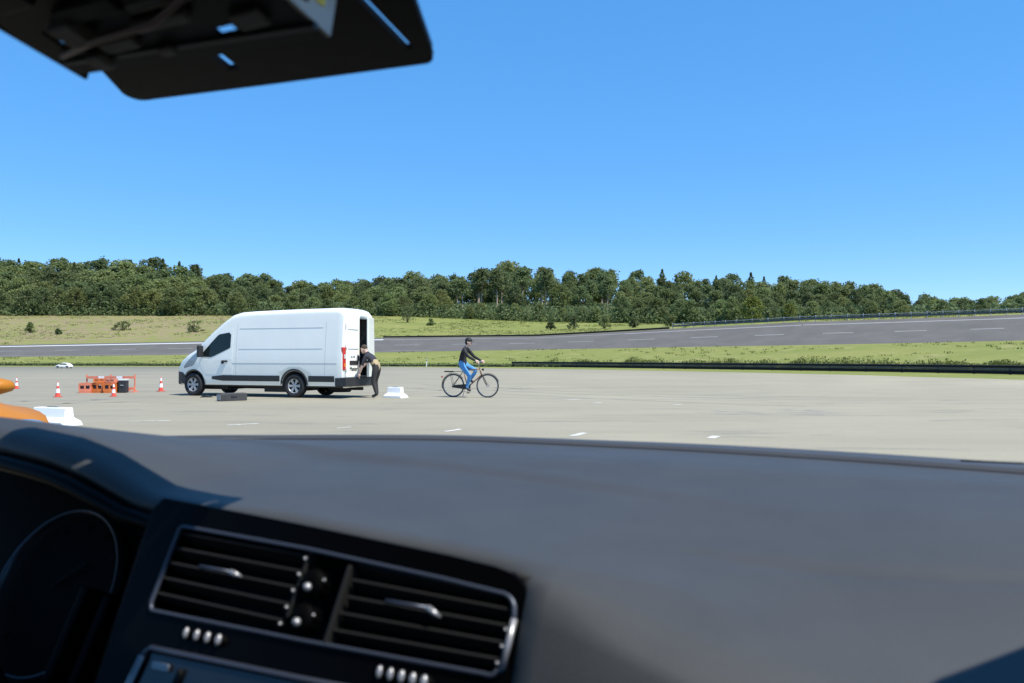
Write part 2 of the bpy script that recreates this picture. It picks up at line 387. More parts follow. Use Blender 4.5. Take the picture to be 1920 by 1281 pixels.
def crown(kind, seed, H):
    rnd = random.Random(seed); vs = []; fs = []; tips = []
    if kind == 'broad':
        lo, top, rad = .07 * H, H, .31 * H; nb = 70
        for i in range(nb):
            t = rnd.random() ** .8; z = lerp(lo, top * .93, t); rr = rad * (math.sin(PI * (t * .82 + .16)) ** .7) * rnd.uniform(.55, 1.0); a = rnd.random() * 6.28
            c = Vector((rr * math.cos(a), rr * math.sin(a), z)); tips.append(c); cr = rnd.uniform(.07, .125) * H
            for k in range(46):
                d = Vector((rnd.gauss(0, 1), rnd.gauss(0, 1), rnd.gauss(.2, .8))).normalized() * cr * rnd.uniform(.6, 1.05); leaf(vs, fs, c + d, rnd.uniform(.20, .36), rnd)
    elif kind == 'pine':
        nb = 34
        for i in range(nb):
            t = rnd.random(); z = lerp(.60 * H, .97 * H, t); rr = .19 * H * (1 - .75 * t) * rnd.uniform(.2, 1); a = rnd.random() * 6.28
            c = Vector((rr * math.cos(a), rr * math.sin(a), z)); tips.append(c)
            for k in range(34):
                d = Vector((rnd.gauss(0, 1), rnd.gauss(0, 1), rnd.gauss(0, .55))) * .048 * H; leaf(vs, fs, c + d, rnd.uniform(.22, .42), rnd)
    else:
        for i in range(1700):
            t = rnd.random() ** 1.3; z = lerp(.06 * H, H, t); rr = .21 * H * (1 - t ** 1.3) * (.55 + .45 * abs(math.sin(t * 34))) * rnd.uniform(.45, 1) + .03; a = rnd.random() * 6.28
            leaf(vs, fs, Vector((rr * math.cos(a), rr * math.sin(a), z - rr * .25)), rnd.uniform(.2, .38) * (1.15 - .6 * t), rnd)
    return vs, fs, tips
def make_tree(name, kind, seed, H, lm, bm):
    t = empty(name); vs, fs, tips = crown(kind, seed, H); rnd = random.Random(seed + 5)
    me = bpy.data.meshes.new('crown'); me.from_pydata(vs, [], fs); link('crown', me, lm, t)
    m = MB(); wob = [Vector((rnd.uniform(-.1, .1), rnd.uniform(-.1, .1), 0)) for _ in range(6)]
    ax = [Vector((0, 0, -.6))] + [Vector((0, 0, H * k / 6)) + wob[k - 1] for k in range(1, 6)]
    r0 = .017 * H; m.tube(ax, [r0 * 1.3, r0, r0 * .85, r0 * .65, r0 * .45, r0 * .2], 7)
    for c in tips[::4]:
        k = interp([p.z for p in ax], range(6), c.z * .72); i = min(4, int(k)); s = ax[i].lerp(ax[i + 1], k - i); m.tube([s, s.lerp(c, .55) + Vector((0, 0, .15)), c], [r0 * .35, r0 * .22, r0 * .08], 5)
    m.build('trunk', bm, t)
    return t
PROTO = {}
M_LEAFO = mat('leaf_olive', (.210, .235, .082), .7, var=.25, vscale=.5, trans=.5, objvar=.18, spec=.3)
for i in range(6): PROTO['broad', i] = make_tree('broadleaf_tree', 'broad', 20 + i, 12, [M_LEAF, M_LEAFD, M_LEAF, M_LEAFO, M_LEAFD, M_LEAF][i], M_BARK)
for i in range(3): PROTO['pine', i] = make_tree('pine_tree', 'pine', 60 + i, 14, M_LEAFD, M_BARKP)
for i in range(3): PROTO['spruce', i] = make_tree('spruce_tree', 'spruce', 80 + i, 13, M_LEAFD, M_BARK)
for i in range(1): PROTO['yellow', i] = make_tree('broadleaf_tree', 'broad', 90 + i, 12, M_LEAFY, M_BARK)
HREF = {'broad': 12, 'pine': 14, 'spruce': 13, 'yellow': 12}
used = set()
def place(kind, i, x, y, h, wide=1.0, label=None, group=None, cat='tree', name=None, sink=.25):
    key = (kind, i); src = PROTO[key]
    o = copy_tree(src)
    s = h / HREF[kind]; o.location = (x, y, terrain(x, y) - sink); o.scale = (s * wide, s * wide, s); o.rotation_euler.z = random.random() * 6.28
    if name: o.name = name
    tag(o, label, cat, group); return o
# skyline of the wood as tangent of the elevation above the eye, by bearing
SK_U = [-.75, -.637, -.584, -.54, -.484, -.411, -.371, -.305, -.265, -.212, -.126, -.066, -.04, -.007, .04, .093, .159, .226, .292, .358, .425, .491, .537, .571, .611, .64, .75]
SK_V = [.120, .117, .116, .113, .121, .112, .103, .096, .089, .090, .100, .098, .106, .113, .107, .104, .100, .099, .096, .093, .089, .077, .068, .073, .070, .075, .07]
NK = 6
for row in range(NK - 1, -1, -1):
    n = [60, 58, 56, 54, 52, 50][row]
    for j in range(n):
        u = lerp(-.72, .72, (j + .5 + random.uniform(-.35, .35)) / n)
        p = prof(u); D0, D1 = p[8][0], p[9][0]; D = lerp(D0 + 2, D1, row / (NK - 1)) + random.uniform(-4, 4)
        zb = terrain(u * D, D); vb = (p[8][1] - CAM_H) / D0; vt = interp(SK_U, SK_V, u)
        v = lerp(vb, vt, [.50, .64, .76, .86, .95, 1.0][row] + random.uniform(-.07, .05))
        h = max(5.0, min(20, (CAM_H + (v + .004) * D - zb) * 1.06)); kind, i = 'broad', random.randrange(6)
        if -.07 < u < .13 and row in (1, 2, 3) and random.random() < .75: kind, i = 'pine', random.randrange(3); h = min(21, (CAM_H + vt * D * random.uniform(.88, 1.02) - zb) * 1.05)
        elif -.07 < u < .13 and row == 0: h *= .58
        elif row >= 4 and (.12 < u < .33 or -.62 < u < -.38) and random.random() < .3: kind, i = 'spruce', random.randrange(3); h *= 1.04
        elif row >= 2 and random.random() < (.12 if u < -.1 else .3): kind, i = 'pine', random.randrange(3)
        zone = ('left of the van' if u < -.41 else 'behind the van' if u < -.17 else 'between van and cyclist' if u < -.06 else 'behind the cyclist' if u < .2 else 'behind the guard rail' if u < .47 else 'at the right end of the wood')
        layer = 'front-row' if row < 2 else 'mid-wood' if row < 4 else 'skyline'
        lab = {'broad': layer + ' rounded leafy tree of the wood ' + zone, 'pine': layer + ' pine with bare pale trunk ' + zone, 'spruce': layer + ' pointed dark spruce ' + zone}[kind]
        place(kind, i, u * D, D, h, (random.uniform(1.15, 1.5) if u < -.1 else random.uniform(.92, 1.25)) if kind == 'broad' else random.uniform(.9, 1.15) if kind == 'pine' else random.uniform(1.5, 1.8), lab, {'broad': 'leafy trees of the wood, ', 'pine': 'pines of the wood, ', 'spruce': 'spruces of the wood, '}[kind] + layer + ', ' + zone)
# shrubs standing alone on the upper bank
def shrub_mesh(seed, H, wd):
    rnd = random.Random(seed); vs = []; fs = []; m = MB()
    for i in range(26):
        a = rnd.random() * 6.28; t = rnd.random(); rr = wd * .5 * math.sqrt(rnd.random()) * (1 - .5 * t); c = Vector((rr * math.cos(a), rr * math.sin(a), H * (.12 + .8 * t)))
        m.tube([(0, 0, -.1), tuple(c * .5 + Vector((0, 0, .1))), tuple(c)], [.03, .02, .008], 4)
        for k in range(26): leaf(vs, fs, c + Vector((rnd.gauss(0, 1), rnd.gauss(0, 1), rnd.gauss(0, .8))) * H * .085, rnd.uniform(.1, .2), rnd)
    return vs, fs, m
def shrub(u, D, H, wd, lm, label, seed, group='shrubs on the upper bank'):
    x, y = u * D, D; t = empty('shrub', (x, y, terrain(x, y) + .02)); tag(t, label, 'shrub', group)
    vs, fs, m = shrub_mesh(seed, H, wd); me = bpy.data.meshes.new('crown'); me.from_pydata(vs, [], fs); link('crown', me, lm, t); m.build('stem', M_BARK, t)
shrub(.048, 172, 1.6, 2.3, M_LEAFD, 'lowest flat dark shrub of the bank, first in line behind the cyclist', 1)
shrub(.077, 168, 3.0, 3.2, M_LEAFD, 'dark rounded shrub on the bank, second in line past the cyclist', 2)
shrub(.115, 163, 2.9, 2.6, M_LEAF, 'green shrub on the bank, third in line past the cyclist', 3)
shrub(.153, 158, 2.6, 2.2, M_LEAFD, 'slim dark shrub on the bank, fourth in line past the cyclist', 4)
shrub(.198, 152, 2.5, 2.5, M_LEAF, 'shrub on the bank just before the guard rail begins', 5)
shrub(-.130, 200, 4.6, 4.2, M_LEAFD, 'dark young tree-like shrub on the bank just right of the van', 6)
shrub(-.10, 190, 1.6, 2.0, M_LEAF, 'small light shrub near the wood edge between van and cyclist', 7)
shrub(-.486, 182, 2.2, 4.5, M_LEAF, 'broad weedy shrub on the heather bank at the far left', 8)
shrub(-.395, 176, 2.8, 4.2, M_LEAF, 'green shrub on the bank directly in front of the van nose', 9)
shrub(-.60, 180, 2.3, 2.0, M_LEAF, 'thin upright shrub on the heather bank at the left edge', 10)
shrub(-.565, 175, 1.3, 1.6, M_LEAFD, 'small low shrub beside the thin upright one on the heather bank', 12)
for (u, D, h, lab) in ((.300, 152, 5.4, 'bright yellow-green young tree behind the start of the guard rail'), (.345, 156, 4.0, 'smaller yellow-green young tree further along the guard rail')):
    place('yellow', 0, u * D, D, h, 1.25, lab, None)
for k in list(PROTO):        # the prototypes themselves leave the scene
    t = PROTO[k]
    for ch in list(t.children): bpy.data.objects.remove(ch)
    bpy.data.objects.remove(t)
# uncountable growth
def stuff(name, n, fn, lm, label, cat, seed):
    rnd = random.Random(seed); vs = []; fs = []
    for _ in range(n): fn(rnd, vs, fs)
    me = bpy.data.meshes.new(name); me.from_pydata(vs, [], fs); o = link(name, me, lm); tag(o, label, cat, kind='stuff'); return o
def wood_floor(rnd, vs, fs):
    u = rnd.uniform(-.74, .72); p = prof(u); D = p[8][0] + abs(rnd.gauss(0, 1)) * 26 - 2.5; x = u * D
    for _ in range(5): leaf(vs, fs, Vector((x + rnd.gauss(0, .7), D + rnd.gauss(0, .5), terrain(x, D) + min(3.6, abs(rnd.gauss(0, 1.5 + .03 * max(0, D - p[8][0])))) + .1)), rnd.uniform(.25, .5), rnd)
stuff('undergrowth', 22000, wood_floor, M_LEAFD, 'dark undergrowth filling the foot of the wood', 'undergrowth', 3)
def blade(vs, fs, c, h, rnd, w=.05):
    a = rnd.random() * 6.28; d = Vector((math.cos(a), math.sin(a), 0)) * w; tip = Vector((rnd.gauss(0, .25), rnd.gauss(0, .25), 1)) * h
    o = len(vs); vs += [c - d, c + d, c + tip]; fs.append((o, o + 1, o + 2))
def weeds(rnd, vs, fs):
    u = rnd.uniform(-.7, .75); r = interp(U, RAIL, u); D = r + abs(rnd.gauss(0, 1.0)) + .1; x = u * D; z = terrain(x, D)
    hgt = .22 + .4 * max(0, noise.noise((x * .35, D * .35, 0)) + .3); h = rnd.random() * hgt
    if u > .05: h *= 1.9
    elif u < .0: h *= .6
    leaf(vs, fs, Vector((x, D, z + h)), rnd.uniform(.05, .12), rnd); blade(vs, fs, Vector((x, D, z)), h * 1.2, rnd)
M_WEED = mat('weed_green', (.17, .19, .04), .7, var=.4, vscale=.8, trans=.3)
stuff('weeds', 24000, weeds, M_WEED, 'strip of green weeds growing along the edge of the apron', 'weeds', 4)
def dark_verge(rnd, vs, fs):
    u = rnd.uniform(-.7, .06); D = interp(U, RAIL, u) - abs(rnd.gauss(0, .6)) - .3; x = u * D; leaf(vs, fs, Vector((x, D, terrain(x, D) + rnd.random() * .32)), rnd.uniform(.06, .12), rnd)
stuff('verge_growth', 8000, dark_verge, M_LEAFD, 'dark low growth along the far edge of the apron behind the van', 'verge', 6)
def tufts(rnd, vs, fs):
    u = rnd.uniform(-.7, .7); p = prof(u)
    if rnd.random() < .55: D = rnd.uniform(p[6][0] + 1, p[8][0])
    elif rnd.random() < .1: D = rnd.uniform(p[2][0] + 2, p[5][0] - .5)
    else: return
    x = u * D
    if noise.noise((x * .06, D * .06, 7)) < -.05: return
    z = terrain(x, D)
    for _ in range(7): blade(vs, fs, Vector((x + rnd.gauss(0, .25), D + rnd.gauss(0, .25), z)), rnd.uniform(.08, .28), rnd, .09)
stuff('grass', 12000, tufts, mat('tuft_grass', (.27, .28, .085), .8, var=.25, vscale=.3, trans=.6), 'long dry grass growing over the banks', 'grass', 5)
mp = MB(); mp.box((0, 0, .45), (.12, .06, 1.1)); mp.box((0, -.032, .82), (.10, .006, .18), mi=1)
x, y = -.1062 * 99, 99; mo = mp.build('marker_post', [mat('white_post', (.75, .75, .72), .5), mat('post_band', (.03, .03, .03), .5)], loc=(x, y, 0.0)); tag(mo, 'small white marker post at the apron edge between van and cyclist', 'marker post')

# ================================================================== VAN
M_WHITE = mat('white_paint', (.865, .87, .795), .28, var=.025, vscale=1.2, coat=.4)
M_BLK = mat('black_plastic', (.022, .023, .025), .55, var=.15, vscale=8)
M_GLASS = mat('dark_glass', (.012, .02, .02), .08, spec=.35)
M_TYRE = mat('tyre_rubber', (.02, .02, .021), .8, var=.2, vscale=10)
M_ALLOY = mat('alloy_rim', (.42, .42, .42), .4, .35)
M_RED = mat('red_lens', (.55, .02, .015), .2, coat=.5)
M_GREYP = mat('grey_lens', (.22, .27, .32), .15, .2, coat=.6)
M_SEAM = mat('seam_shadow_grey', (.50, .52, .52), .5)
M_LINING = mat('cargo_lining', (.16, .16, .155), .8, var=.15, vscale=2)
def make_wheel(parent, x, y, rad, wdt, side, spokes=6, name='wheel'):
    t = empty(name); t.parent = parent; t.location = (x, y, rad)
    Mx = Matrix.Rotation(-side * PI / 2, 4, 'X')          # local +z -> outward
    m = MB(); h = wdt / 2; r = rad
    m.lathe([(r * .66, -h), (r * .9, -h), (r * .985, -h * .75), (r, -h * .3), (r, h * .3), (r * .985, h * .75), (r * .9, h), (r * .68, h * .98), (r * .65, h * .7)], 36, Mx); m.build('tyre', M_TYRE, t)
    m = MB(); m.lathe([(r * .64, h * .75), (r * .66, h * .93), (r * .61, h * .95), (r * .59, h * .6), (r * .58, -h * .2), (.01, -h * .2)], 36, Mx, 1)
    m.lathe([(.01, h * .78), (r * .13, h * .78), (r * .17, h * .6)], 18, Mx)
    for k in range(spokes):
        a = 2 * PI * k / spokes; T = Mx @ Matrix.Rotation(a, 4, 'Z')
        vs = [(r * .1, -r * .075, h * .72), (r * .62, -r * .125, h * .86), (r * .62, r * .125, h * .86), (r * .1, r * .075, h * .72), (r * .1, -r * .075, h * .4), (r * .62, -r * .125, h * .5), (r * .62, r * .125, h * .5), (r * .1, r * .075, h * .4)]
        m.add(vs, [(0, 1, 2, 3), (7, 6, 5, 4), (0, 4, 5, 1), (1, 5, 6, 2), (2, 6, 7, 3), (3, 7, 4, 0)], T)
    m.lathe([(r * .64, h * .94), (r * .56, h * .84), (r * .55, h * .6)], 36, Mx)
    m.build('rim', [M_ALLOY, M_BLK], t)
    return t

van = empty('delivery_van', (-6.035, 24.232, GZ), R(159.6)); van.scale = (1, .90, 1)
tag(van, 'white high-roof delivery van parked with a rear door ajar', 'van')
HX = [-1.62, -1.55, -1.42, 0, 1.5, 2.0, 2.3, 2.6, 3.0, 3.3, 3.6, 3.75, 4.0, 4.2, 4.38, 4.48, 4.52]
HZ = [2.47, 2.55, 2.60, 2.59, 2.56, 2.535, 2.46, 2.27, 1.97, 1.71, 1.46, 1.37, 1.25, 1.12, .97, .82, .70]
WX = [-1.62, -1.5, 2.6, 3.3, 3.9, 4.2, 4.4, 4.52]
WZ = [.975, .995, 1.0, .985, .945, .88, .78, .60]
def vH(x): return interp(HX, HZ, x)
def vY(x, z):
    q = interp(WX, WZ, x)
    q *= 1 - .035 * max(0, (1.0 - z) / .7) ** 2 if z < 1.0 else 1 - .125 * (max(0, z - 1.1) / 1.3) ** 1.25
    return q
def vsec(x):
    H = vH(x); zb = .30 if x < 4.0 else lerp(.30, .40, (x - 4.0) / .52); r = min(.17, (H - zb) * .3); pts = []
    ys = vY(x, H - r)
    for k in range(4): pts.append((x, (ys - r) * k / 4, H + .015 - .015 * (k / 4) ** 2))
    for k in range(6): a = PI / 2 * (1 - k / 5); pts.append((x, ys - r + r * math.cos(a), H - r + r * math.sin(a)))
    for k in range(1, 12): z = lerp(H - r, zb + .05, k / 11); pts.append((x, vY(x, z), z))
    pts.append((x, vY(x, zb) - .05, zb)); pts.append((x, vY(x, zb) * .5, zb))
    half = pts; mir = [(a, -b, c) for a, b, c in reversed(half[1:])]
    return half + [(x, 0, zb)] + mir
stations = [-1.62, -1.59, -1.55, -1.48, -1.42, -1.1, -.6, -.2, .2, .6, 1.0, 1.5, 1.8, 2.0, 2.15, 2.3, 2.45, 2.6, 2.8, 3.0, 3.15, 3.3, 3.45, 3.6, 3.68, 3.75, 3.88, 4.0, 4.1, 4.2, 4.3, 4.38, 4.44, 4.48, 4.52]
mb = MB(); mb.rings([vsec(x) for x in stations])
body = mb.build('body', [M_WHITE, M_BLK, M_LINING], van)
def cyl(x, y, z, r, ln, n=32):
    m = MB(); m.lathe([(r, -ln / 2), (r, ln / 2)], n, Matrix.Translation((x, y, z)) @ Matrix.Rotation(PI / 2, 4, 'X'), caps=True); return m
cs = [cyl(x, s * .95, .36, .425, .6) for x in (0, 3.682) for s in (-1, 1)]
bxm = MB(); bxm.box((.2, -.42, 1.48), (4.2, .80, 1.66)); cs.append(bxm)
cut(body, cs)
for pl in body.data.polygons:
    c = pl.center; ny = abs(pl.normal.y)
    pl.material_index = 0
    if any((c.x - wx) ** 2 + (c.z - .36) ** 2 < .428 ** 2 for wx in (0, 3.682)) and abs(c.y) < vY(c.x, c.z) - .004 and c.z < .82: pl.material_index = 1
    elif -1.6 < c.x < 2.31 and -.83 < c.y < -.01 and .64 < c.z < 2.32 and abs(c.y) < vY(c.x, c.z) - .02: pl.material_index = 2
    elif c.z < .33: pl.material_index = 1
def side_panel(name, xs, zlo, zhi, off, m, parent=van, nx=14, nz=6, s=1, thick=.012, label=None):
    """a panel that follows the body side between two curves z = zlo(x), zhi(x)"""
    X = [lerp(xs[0], xs[-1], i / nx) for i in range(nx + 1)]; b = MB(); n = nz + 1
    out = []; inn = []
    for x in X:
        for k in range(n):
            z = lerp(zlo(x), zhi(x), k / nz); out.append((x, s * (vY(x, z) + off), z)); inn.append((x, s * (vY(x, z) + off - thick), z))
    fs = []
    for i in range(nx):
        for k in range(nz):
            a = i * n + k; fs.append((a, a + 1, a + n + 1, a + n))
    o = len(out); rim = [i * n for i in range(nx + 1)] + [nx * n + k for k in range(1, n)] + [i * n + nz for i in range(nx - 1, -1, -1)] + [k for k in range(nz - 1, 0, -1)]
    for a, c in zip(rim, rim[1:] + rim[:1]): fs.append((a, c, c + o, a + o))
    b.add(out + inn, fs, smooth=False)
    ob = b.build(name, m, parent)
    if label: ob['label'] = label
    return ob
I = lambda xs, zs: (lambda x: interp(xs, zs, x))
for s in (1, -1):
    dr = side_panel('cab_door', [2.2, 3.42], I([2.2, 2.3, 3.2, 3.42], [.66, .66, .66, .95]), I([2.2, 2.3, 2.75, 3.25, 3.42], [2.0, 2.06, 1.97, 1.45, 1.28]), .004, M_WHITE, s=s)
    side_panel('door_window', [2.28, 3.30], I([2.28, 2.34, 2.6, 2.98, 3.30], [1.47, 1.44, 1.33, 1.18, 1.20]), I([2.28, 2.34, 2.74, 3.0, 3.30], [1.86, 1.93, 1.87, 1.63, 1.33]), .012, M_GLASS, dr, s=s)
    h = MB(); h.box((2.47, s * (vY(2.47, 1.06) + .02), 1.06), (.20, .05, .05)); h.lathe([(.055, -.01), (.055, .012)], 16, Matrix.Translation((2.55, s * (vY(2.5, 1.03) + .006), 1.03)) @ Matrix.Rotation(PI / 2, 4, 'X'), caps=True); h.build('handle', M_BLK, dr, bevel=.008)
    side_panel('side_moulding', [.50, 2.95], I([.5, 2.9, 2.95], [.47, .47, .52]), I([.5, 2.9, 2.95], [.64, .64, .60]), .022, M_BLK, s=s, nx=6, nz=2, thick=.03)
    side_panel('side_moulding', [-1.36, -.50], I([-2, 2], [.47, .47]), I([-2, 2], [.64, .64]), .022, M_BLK, s=s, nx=6, nz=2, thick=.03)
    side_panel('headlight', [3.52, 4.08], I([3.52, 3.7, 4.08], [1.17, .92, .84]), I([3.52, 3.7, 4.0, 4.08], [1.34, 1.24, .98, .90]), .010, M_GREYP, s=s, nx=10, nz=5)
    side_panel('fender_bumper', [4.02, 4.46], I([4.0, 4.5], [.36, .40]), I([4.0, 4.15, 4.5], [.58, .72, .74]), .012, M_BLK, s=s, nx=8, nz=4)
    # grey strips painted as shadow lines of the pressed side, plus upright panel seams
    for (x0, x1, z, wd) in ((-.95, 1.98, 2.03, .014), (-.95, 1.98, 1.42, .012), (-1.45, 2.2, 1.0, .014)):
        side_panel('seam_shade_strip', [x0, x1], I([-9, 9], [z, z]), I([-9, 9], [z + wd, z + wd]), .006, M_SEAM, s=s, nx=12, nz=1, thick=.02)
    side_panel('seam_shade_strip', [2.05, 2.06], I([-9, 9], [.68, .68]), I([-9, 9], [2.2, 2.2]), .003, M_SEAM, s=s, nx=1, nz=12, thick=.02)
    side_panel('seam_shade_strip', [-1.06, -1.05], I([-9, 9], [.68, .68]), I([-9, 9], [2.2, 2.2]), .003, M_SEAM, s=s, nx=1, nz=12, thick=.02)
    side_panel('arch_trim', [-.46, .46], lambda x: .36 + math.sqrt(max(.0, .43 ** 2 - x * x)) if abs(x) < .43 else .36, lambda x: .36 + math.sqrt(max(.0, .475 ** 2 - x * x)) + .004, .014, M_BLK, s=s, nx=30, nz=1, thick=.05)
    side_panel('arch_trim', [3.222, 4.11], lambda x: .36 + math.sqrt(max(.0, .43 ** 2 - (x - 3.682) ** 2)) if abs(x - 3.682) < .43 else .36, lambda x: .36 + math.sqrt(max(.0, .45 ** 2 - (x - 3.682) ** 2)) + .004, .01, M_BLK, s=s, nx=30, nz=1, thick=.05)
    mi = MB(); mi.box((3.30, s * 1.13, 1.36), (.12, .20, .36)); mi.box((3.30, s * 1.02, 1.25), (.06, .14, .06)); mi.build('wing_mirror', M_BLK, van, bevel=.035)
    for wx in (0, 3.682): make_wheel(van, wx, s * .87, .345, .24, s)
    tl = MB(); tl.box((-1.605, s * .89, 1.14), (.10, .15, .66)); tlo = tl.build('tail_light', M_RED, van, bevel=.03)
    q = MB(); q.box((-1.662, s * .89, 1.20), (.012, .09, .12)); q.build('reverse_lamp', mat('pale_lens', (.6, .58, .55), .2), tlo); q = MB(); q.box((-1.662, s * .89, .96), (.012, .09, .10)); q.build('indicator_lamp', mat('amber_lens', (.7, .22, .03), .2), tlo)
# front screen, grille, bumpers
def vtop(name, x0, x1, f, m, dz):
    b = MB(); rr = []
    for i in range(9):
        x = lerp(x0, x1, i / 8); sec = vsec(x); hw = [p for p in sec[:9]]; full = [(p[0], -p[1] * f, p[2]) for p in reversed(hw[1:])] + [(p[0], p[1] * f, p[2]) for p in hw]
        rr.append([(a + dz * .6, b_, c + dz * .8) for a, b_, c in full])
    b.rings(rr, closed=False, caps=False); return b.build(name, m, van)
vtop('windscreen', 2.72, 3.66, .97, M_GLASS, .008)
gr = MB(); gr.box((4.50, 0, .78), (.06, .9, .16)); gr.build('grille', M_BLK, van, bevel=.02)
fb = MB(); fb.box((4.48, 0, .46), (.16, 1.25, .26)); fb.build('front_bumper', M_BLK, van, bevel=.05)
rb = MB(); rb.box((-1.64, 0, .47), (.24, 1.99, .26)); rb.box((-1.50, .985, .47), (.22, .04, .24)); rb.box((-1.50, -.985, .47), (.22, .04, .24)); rb.build('rear_bumper', M_BLK, van, bevel=.03)
un = MB(); un.box((.6, 0, .25), (1.2, .9, .14)); un.box((3.3, 0, .26), (1.1, .9, .14)); un.tube([(.5, .2, .27), (3.2, .2, .27)], .05, 8); un.box((.9, .35, .24), (.9, .35, .2)); un.tube([(-1.5, -.5, .24), (-.3, -.5, .24)], .05, 10); un.build('underframe', M_BLK, van)
sp = MB(); sp.lathe([(.01, -.1), (.30, -.1), (.34, -.05), (.34, .05), (.30, .1), (.01, .1)], 24, Matrix.Translation((-1.0, 0, .25))); sp.build('spare_wheel', M_TYRE, van)
# rear doors
def rear_door(name, y0, y1, alpha=0.0, hinge=None):
    d = empty(name); d.parent = van; hy = y0 if hinge is None else hinge; d.location = (-1.625, hy, 0)
    d.rotation_euler.z = alpha
    def Y(y): return y - hy
    m = MB(); zt = 2.36; tx = lambda z: 1 - .125 * (max(0, z - 1.1) / 1.3) ** 1.25
    prof2 = []
    for z in (.60, .9, 1.2, 1.6, 2.0, 2.25, zt): prof2.append((y1 * tx(z) if abs(y1) > .5 else y1, z))
    left = [(y0 * tx(z) if abs(y0) > .5 else y0, z) for z in (zt, 2.25, 2.0, 1.6, 1.2, .9, .60)]
    poly = [(Y(a), z) for a, z in prof2 + left]
    m.prism(poly, -.03, .03, Matrix(((0, 0, 1, 0), (1, 0, 0, 0), (0, 1, 0, 0), (0, 0, 0, 1)))); pan = m.build('door_panel', M_WHITE, d, bevel=.012)
    return d, Y
dl, Y = rear_door('rear_door', .0, .80, 0.0, .80)
for z in (1.98, 1.42): s_ = MB(); s_.box((-.034, Y(.40), z), (.01, .60, .016)); s_.build('door_seam', M_GREYP, dl)
pb = MB(); pb.box((-.038, Y(.36), 1.02), (.02, .50, .12)); pb.build('plate_recess', M_BLK, dl, bevel=.01)
hb = MB(); hb.box((-.04, Y(.08), 1.15), (.03, .05, .16)); hb.build('handle', M_BLK, dl, bevel=.01)
for z in (.85, 1.5, 2.1): hg = MB(); hg.box((-.03, Y(.80), z), (.05, .05, .12)); hg.build('hinge', M_WHITE, dl, bevel=.01)
def lettering(txt, size, parent, loc, rot, m, ext=.004):
    cu = bpy.data.curves.new('lettering', 'FONT'); cu.body = txt; cu.size = size; cu.extrude = ext; cu.align_x = 'CENTER'
    o = bpy.data.objects.new('lettering', cu); C.objects.link(o); o.parent = parent; o.location = loc; o.rotation_euler = rot; me = evaluated(o, 'lettering'); bpy.data.objects.remove(o); o = link('lettering', me, m, parent, loc); o.rotation_euler = rot; return o
lettering('Master', .17, dl, (-.036, Y(.37), .79), (R(90), 0, R(-90)), M_BLK)
lettering('dCi 150', .075, dl, (-.036, Y(.42), 1.17), (R(90), 0, R(-90)), M_GREYP)
drr, Y = rear_door('rear_door', -.955, -.02, R(17), -.955)
iw = MB(); iw.box((.035, Y(-.48), 1.35), (.012, .60, 1.1)); iw.build('inner_trim', M_LINING, drr)
drr['label'] = 'right rear door standing ajar'
# things stowed inside the load bay
q = MB(); q.box((0, 0, .25), (.7, .55, .5)); q.box((0, 0, .52), (.72, .57, .04)); st = q.build('storage_box', mat('dark_blue_box', (.03, .035, .05), .5), loc=(-4.80, 24.10, .68), rz=R(159.6), bevel=.02); tag(st, 'dark storage box inside the open back of the van', 'storage box')

# ================================================================== PEOPLE
M_SKIN = mat('skin', (.62, .42, .33), .55); M_JACKET = mat('black_jacket', (.012, .0115, .014), .75, var=.3, vscale=9); M_JEANS = mat('blue_jeans', (.085, .28, .55), .85, var=.25, vscale=10)
M_SHOE = mat('dark_shoe', (.02, .022, .03), .6); M_TROU = mat('dark_trousers', (.03, .028, .026), .85, var=.2, vscale=9); M_SHIRT = mat('dark_tshirt', (.025, .026, .035), .85, var=.2, vscale=9); M_KHAKI = mat('khaki_cloth', (.38, .29, .16), .9, var=.15, vscale=9)
def hand(mb, wrist, d, palm_n, curl, mi):
    """palm and five unequal, bent fingers rooted inside the palm"""
    d = Vector(d).normalized(); n = Vector(palm_n); n = (n - d * n.dot(d)).normalized(); s = d.cross(n); w_ = Vector(wrist)
    mb.tube([w_ - d * .02, w_ + d * .03, w_ + d * .07, w_ + d * .09], [.024, .036, .040, .03], 8, mi=mi)
    for k, (ofs, ln) in enumerate(((-.028, .065), (-.010, .078), (.010, .073), (.028, .056))):
        b = w_ + d * .078 + s * ofs; a1 = curl * .5; a2 = curl * 1.3; p1 = b + (d * math.cos(a1) + n * math.sin(a1)) * ln * .5; p2 = p1 + (d * math.cos(a2) + n * math.sin(a2)) * ln * .5
        mb.tube([b - d * .015, b, p1, p2], [.009, .0095, .0085, .0065], 6, mi=mi)
    b = w_ + d * .035 - s * .032; p1 = b + (d * .6 - s * .6 + n * .5).normalized() * .035; p2 = p1 + (d * .8 + n * .6).normalized() * .03
    mb.tube([b + s * .012, b, p1, p2], [.012, .012, .010, .0075], 6, mi=mi)
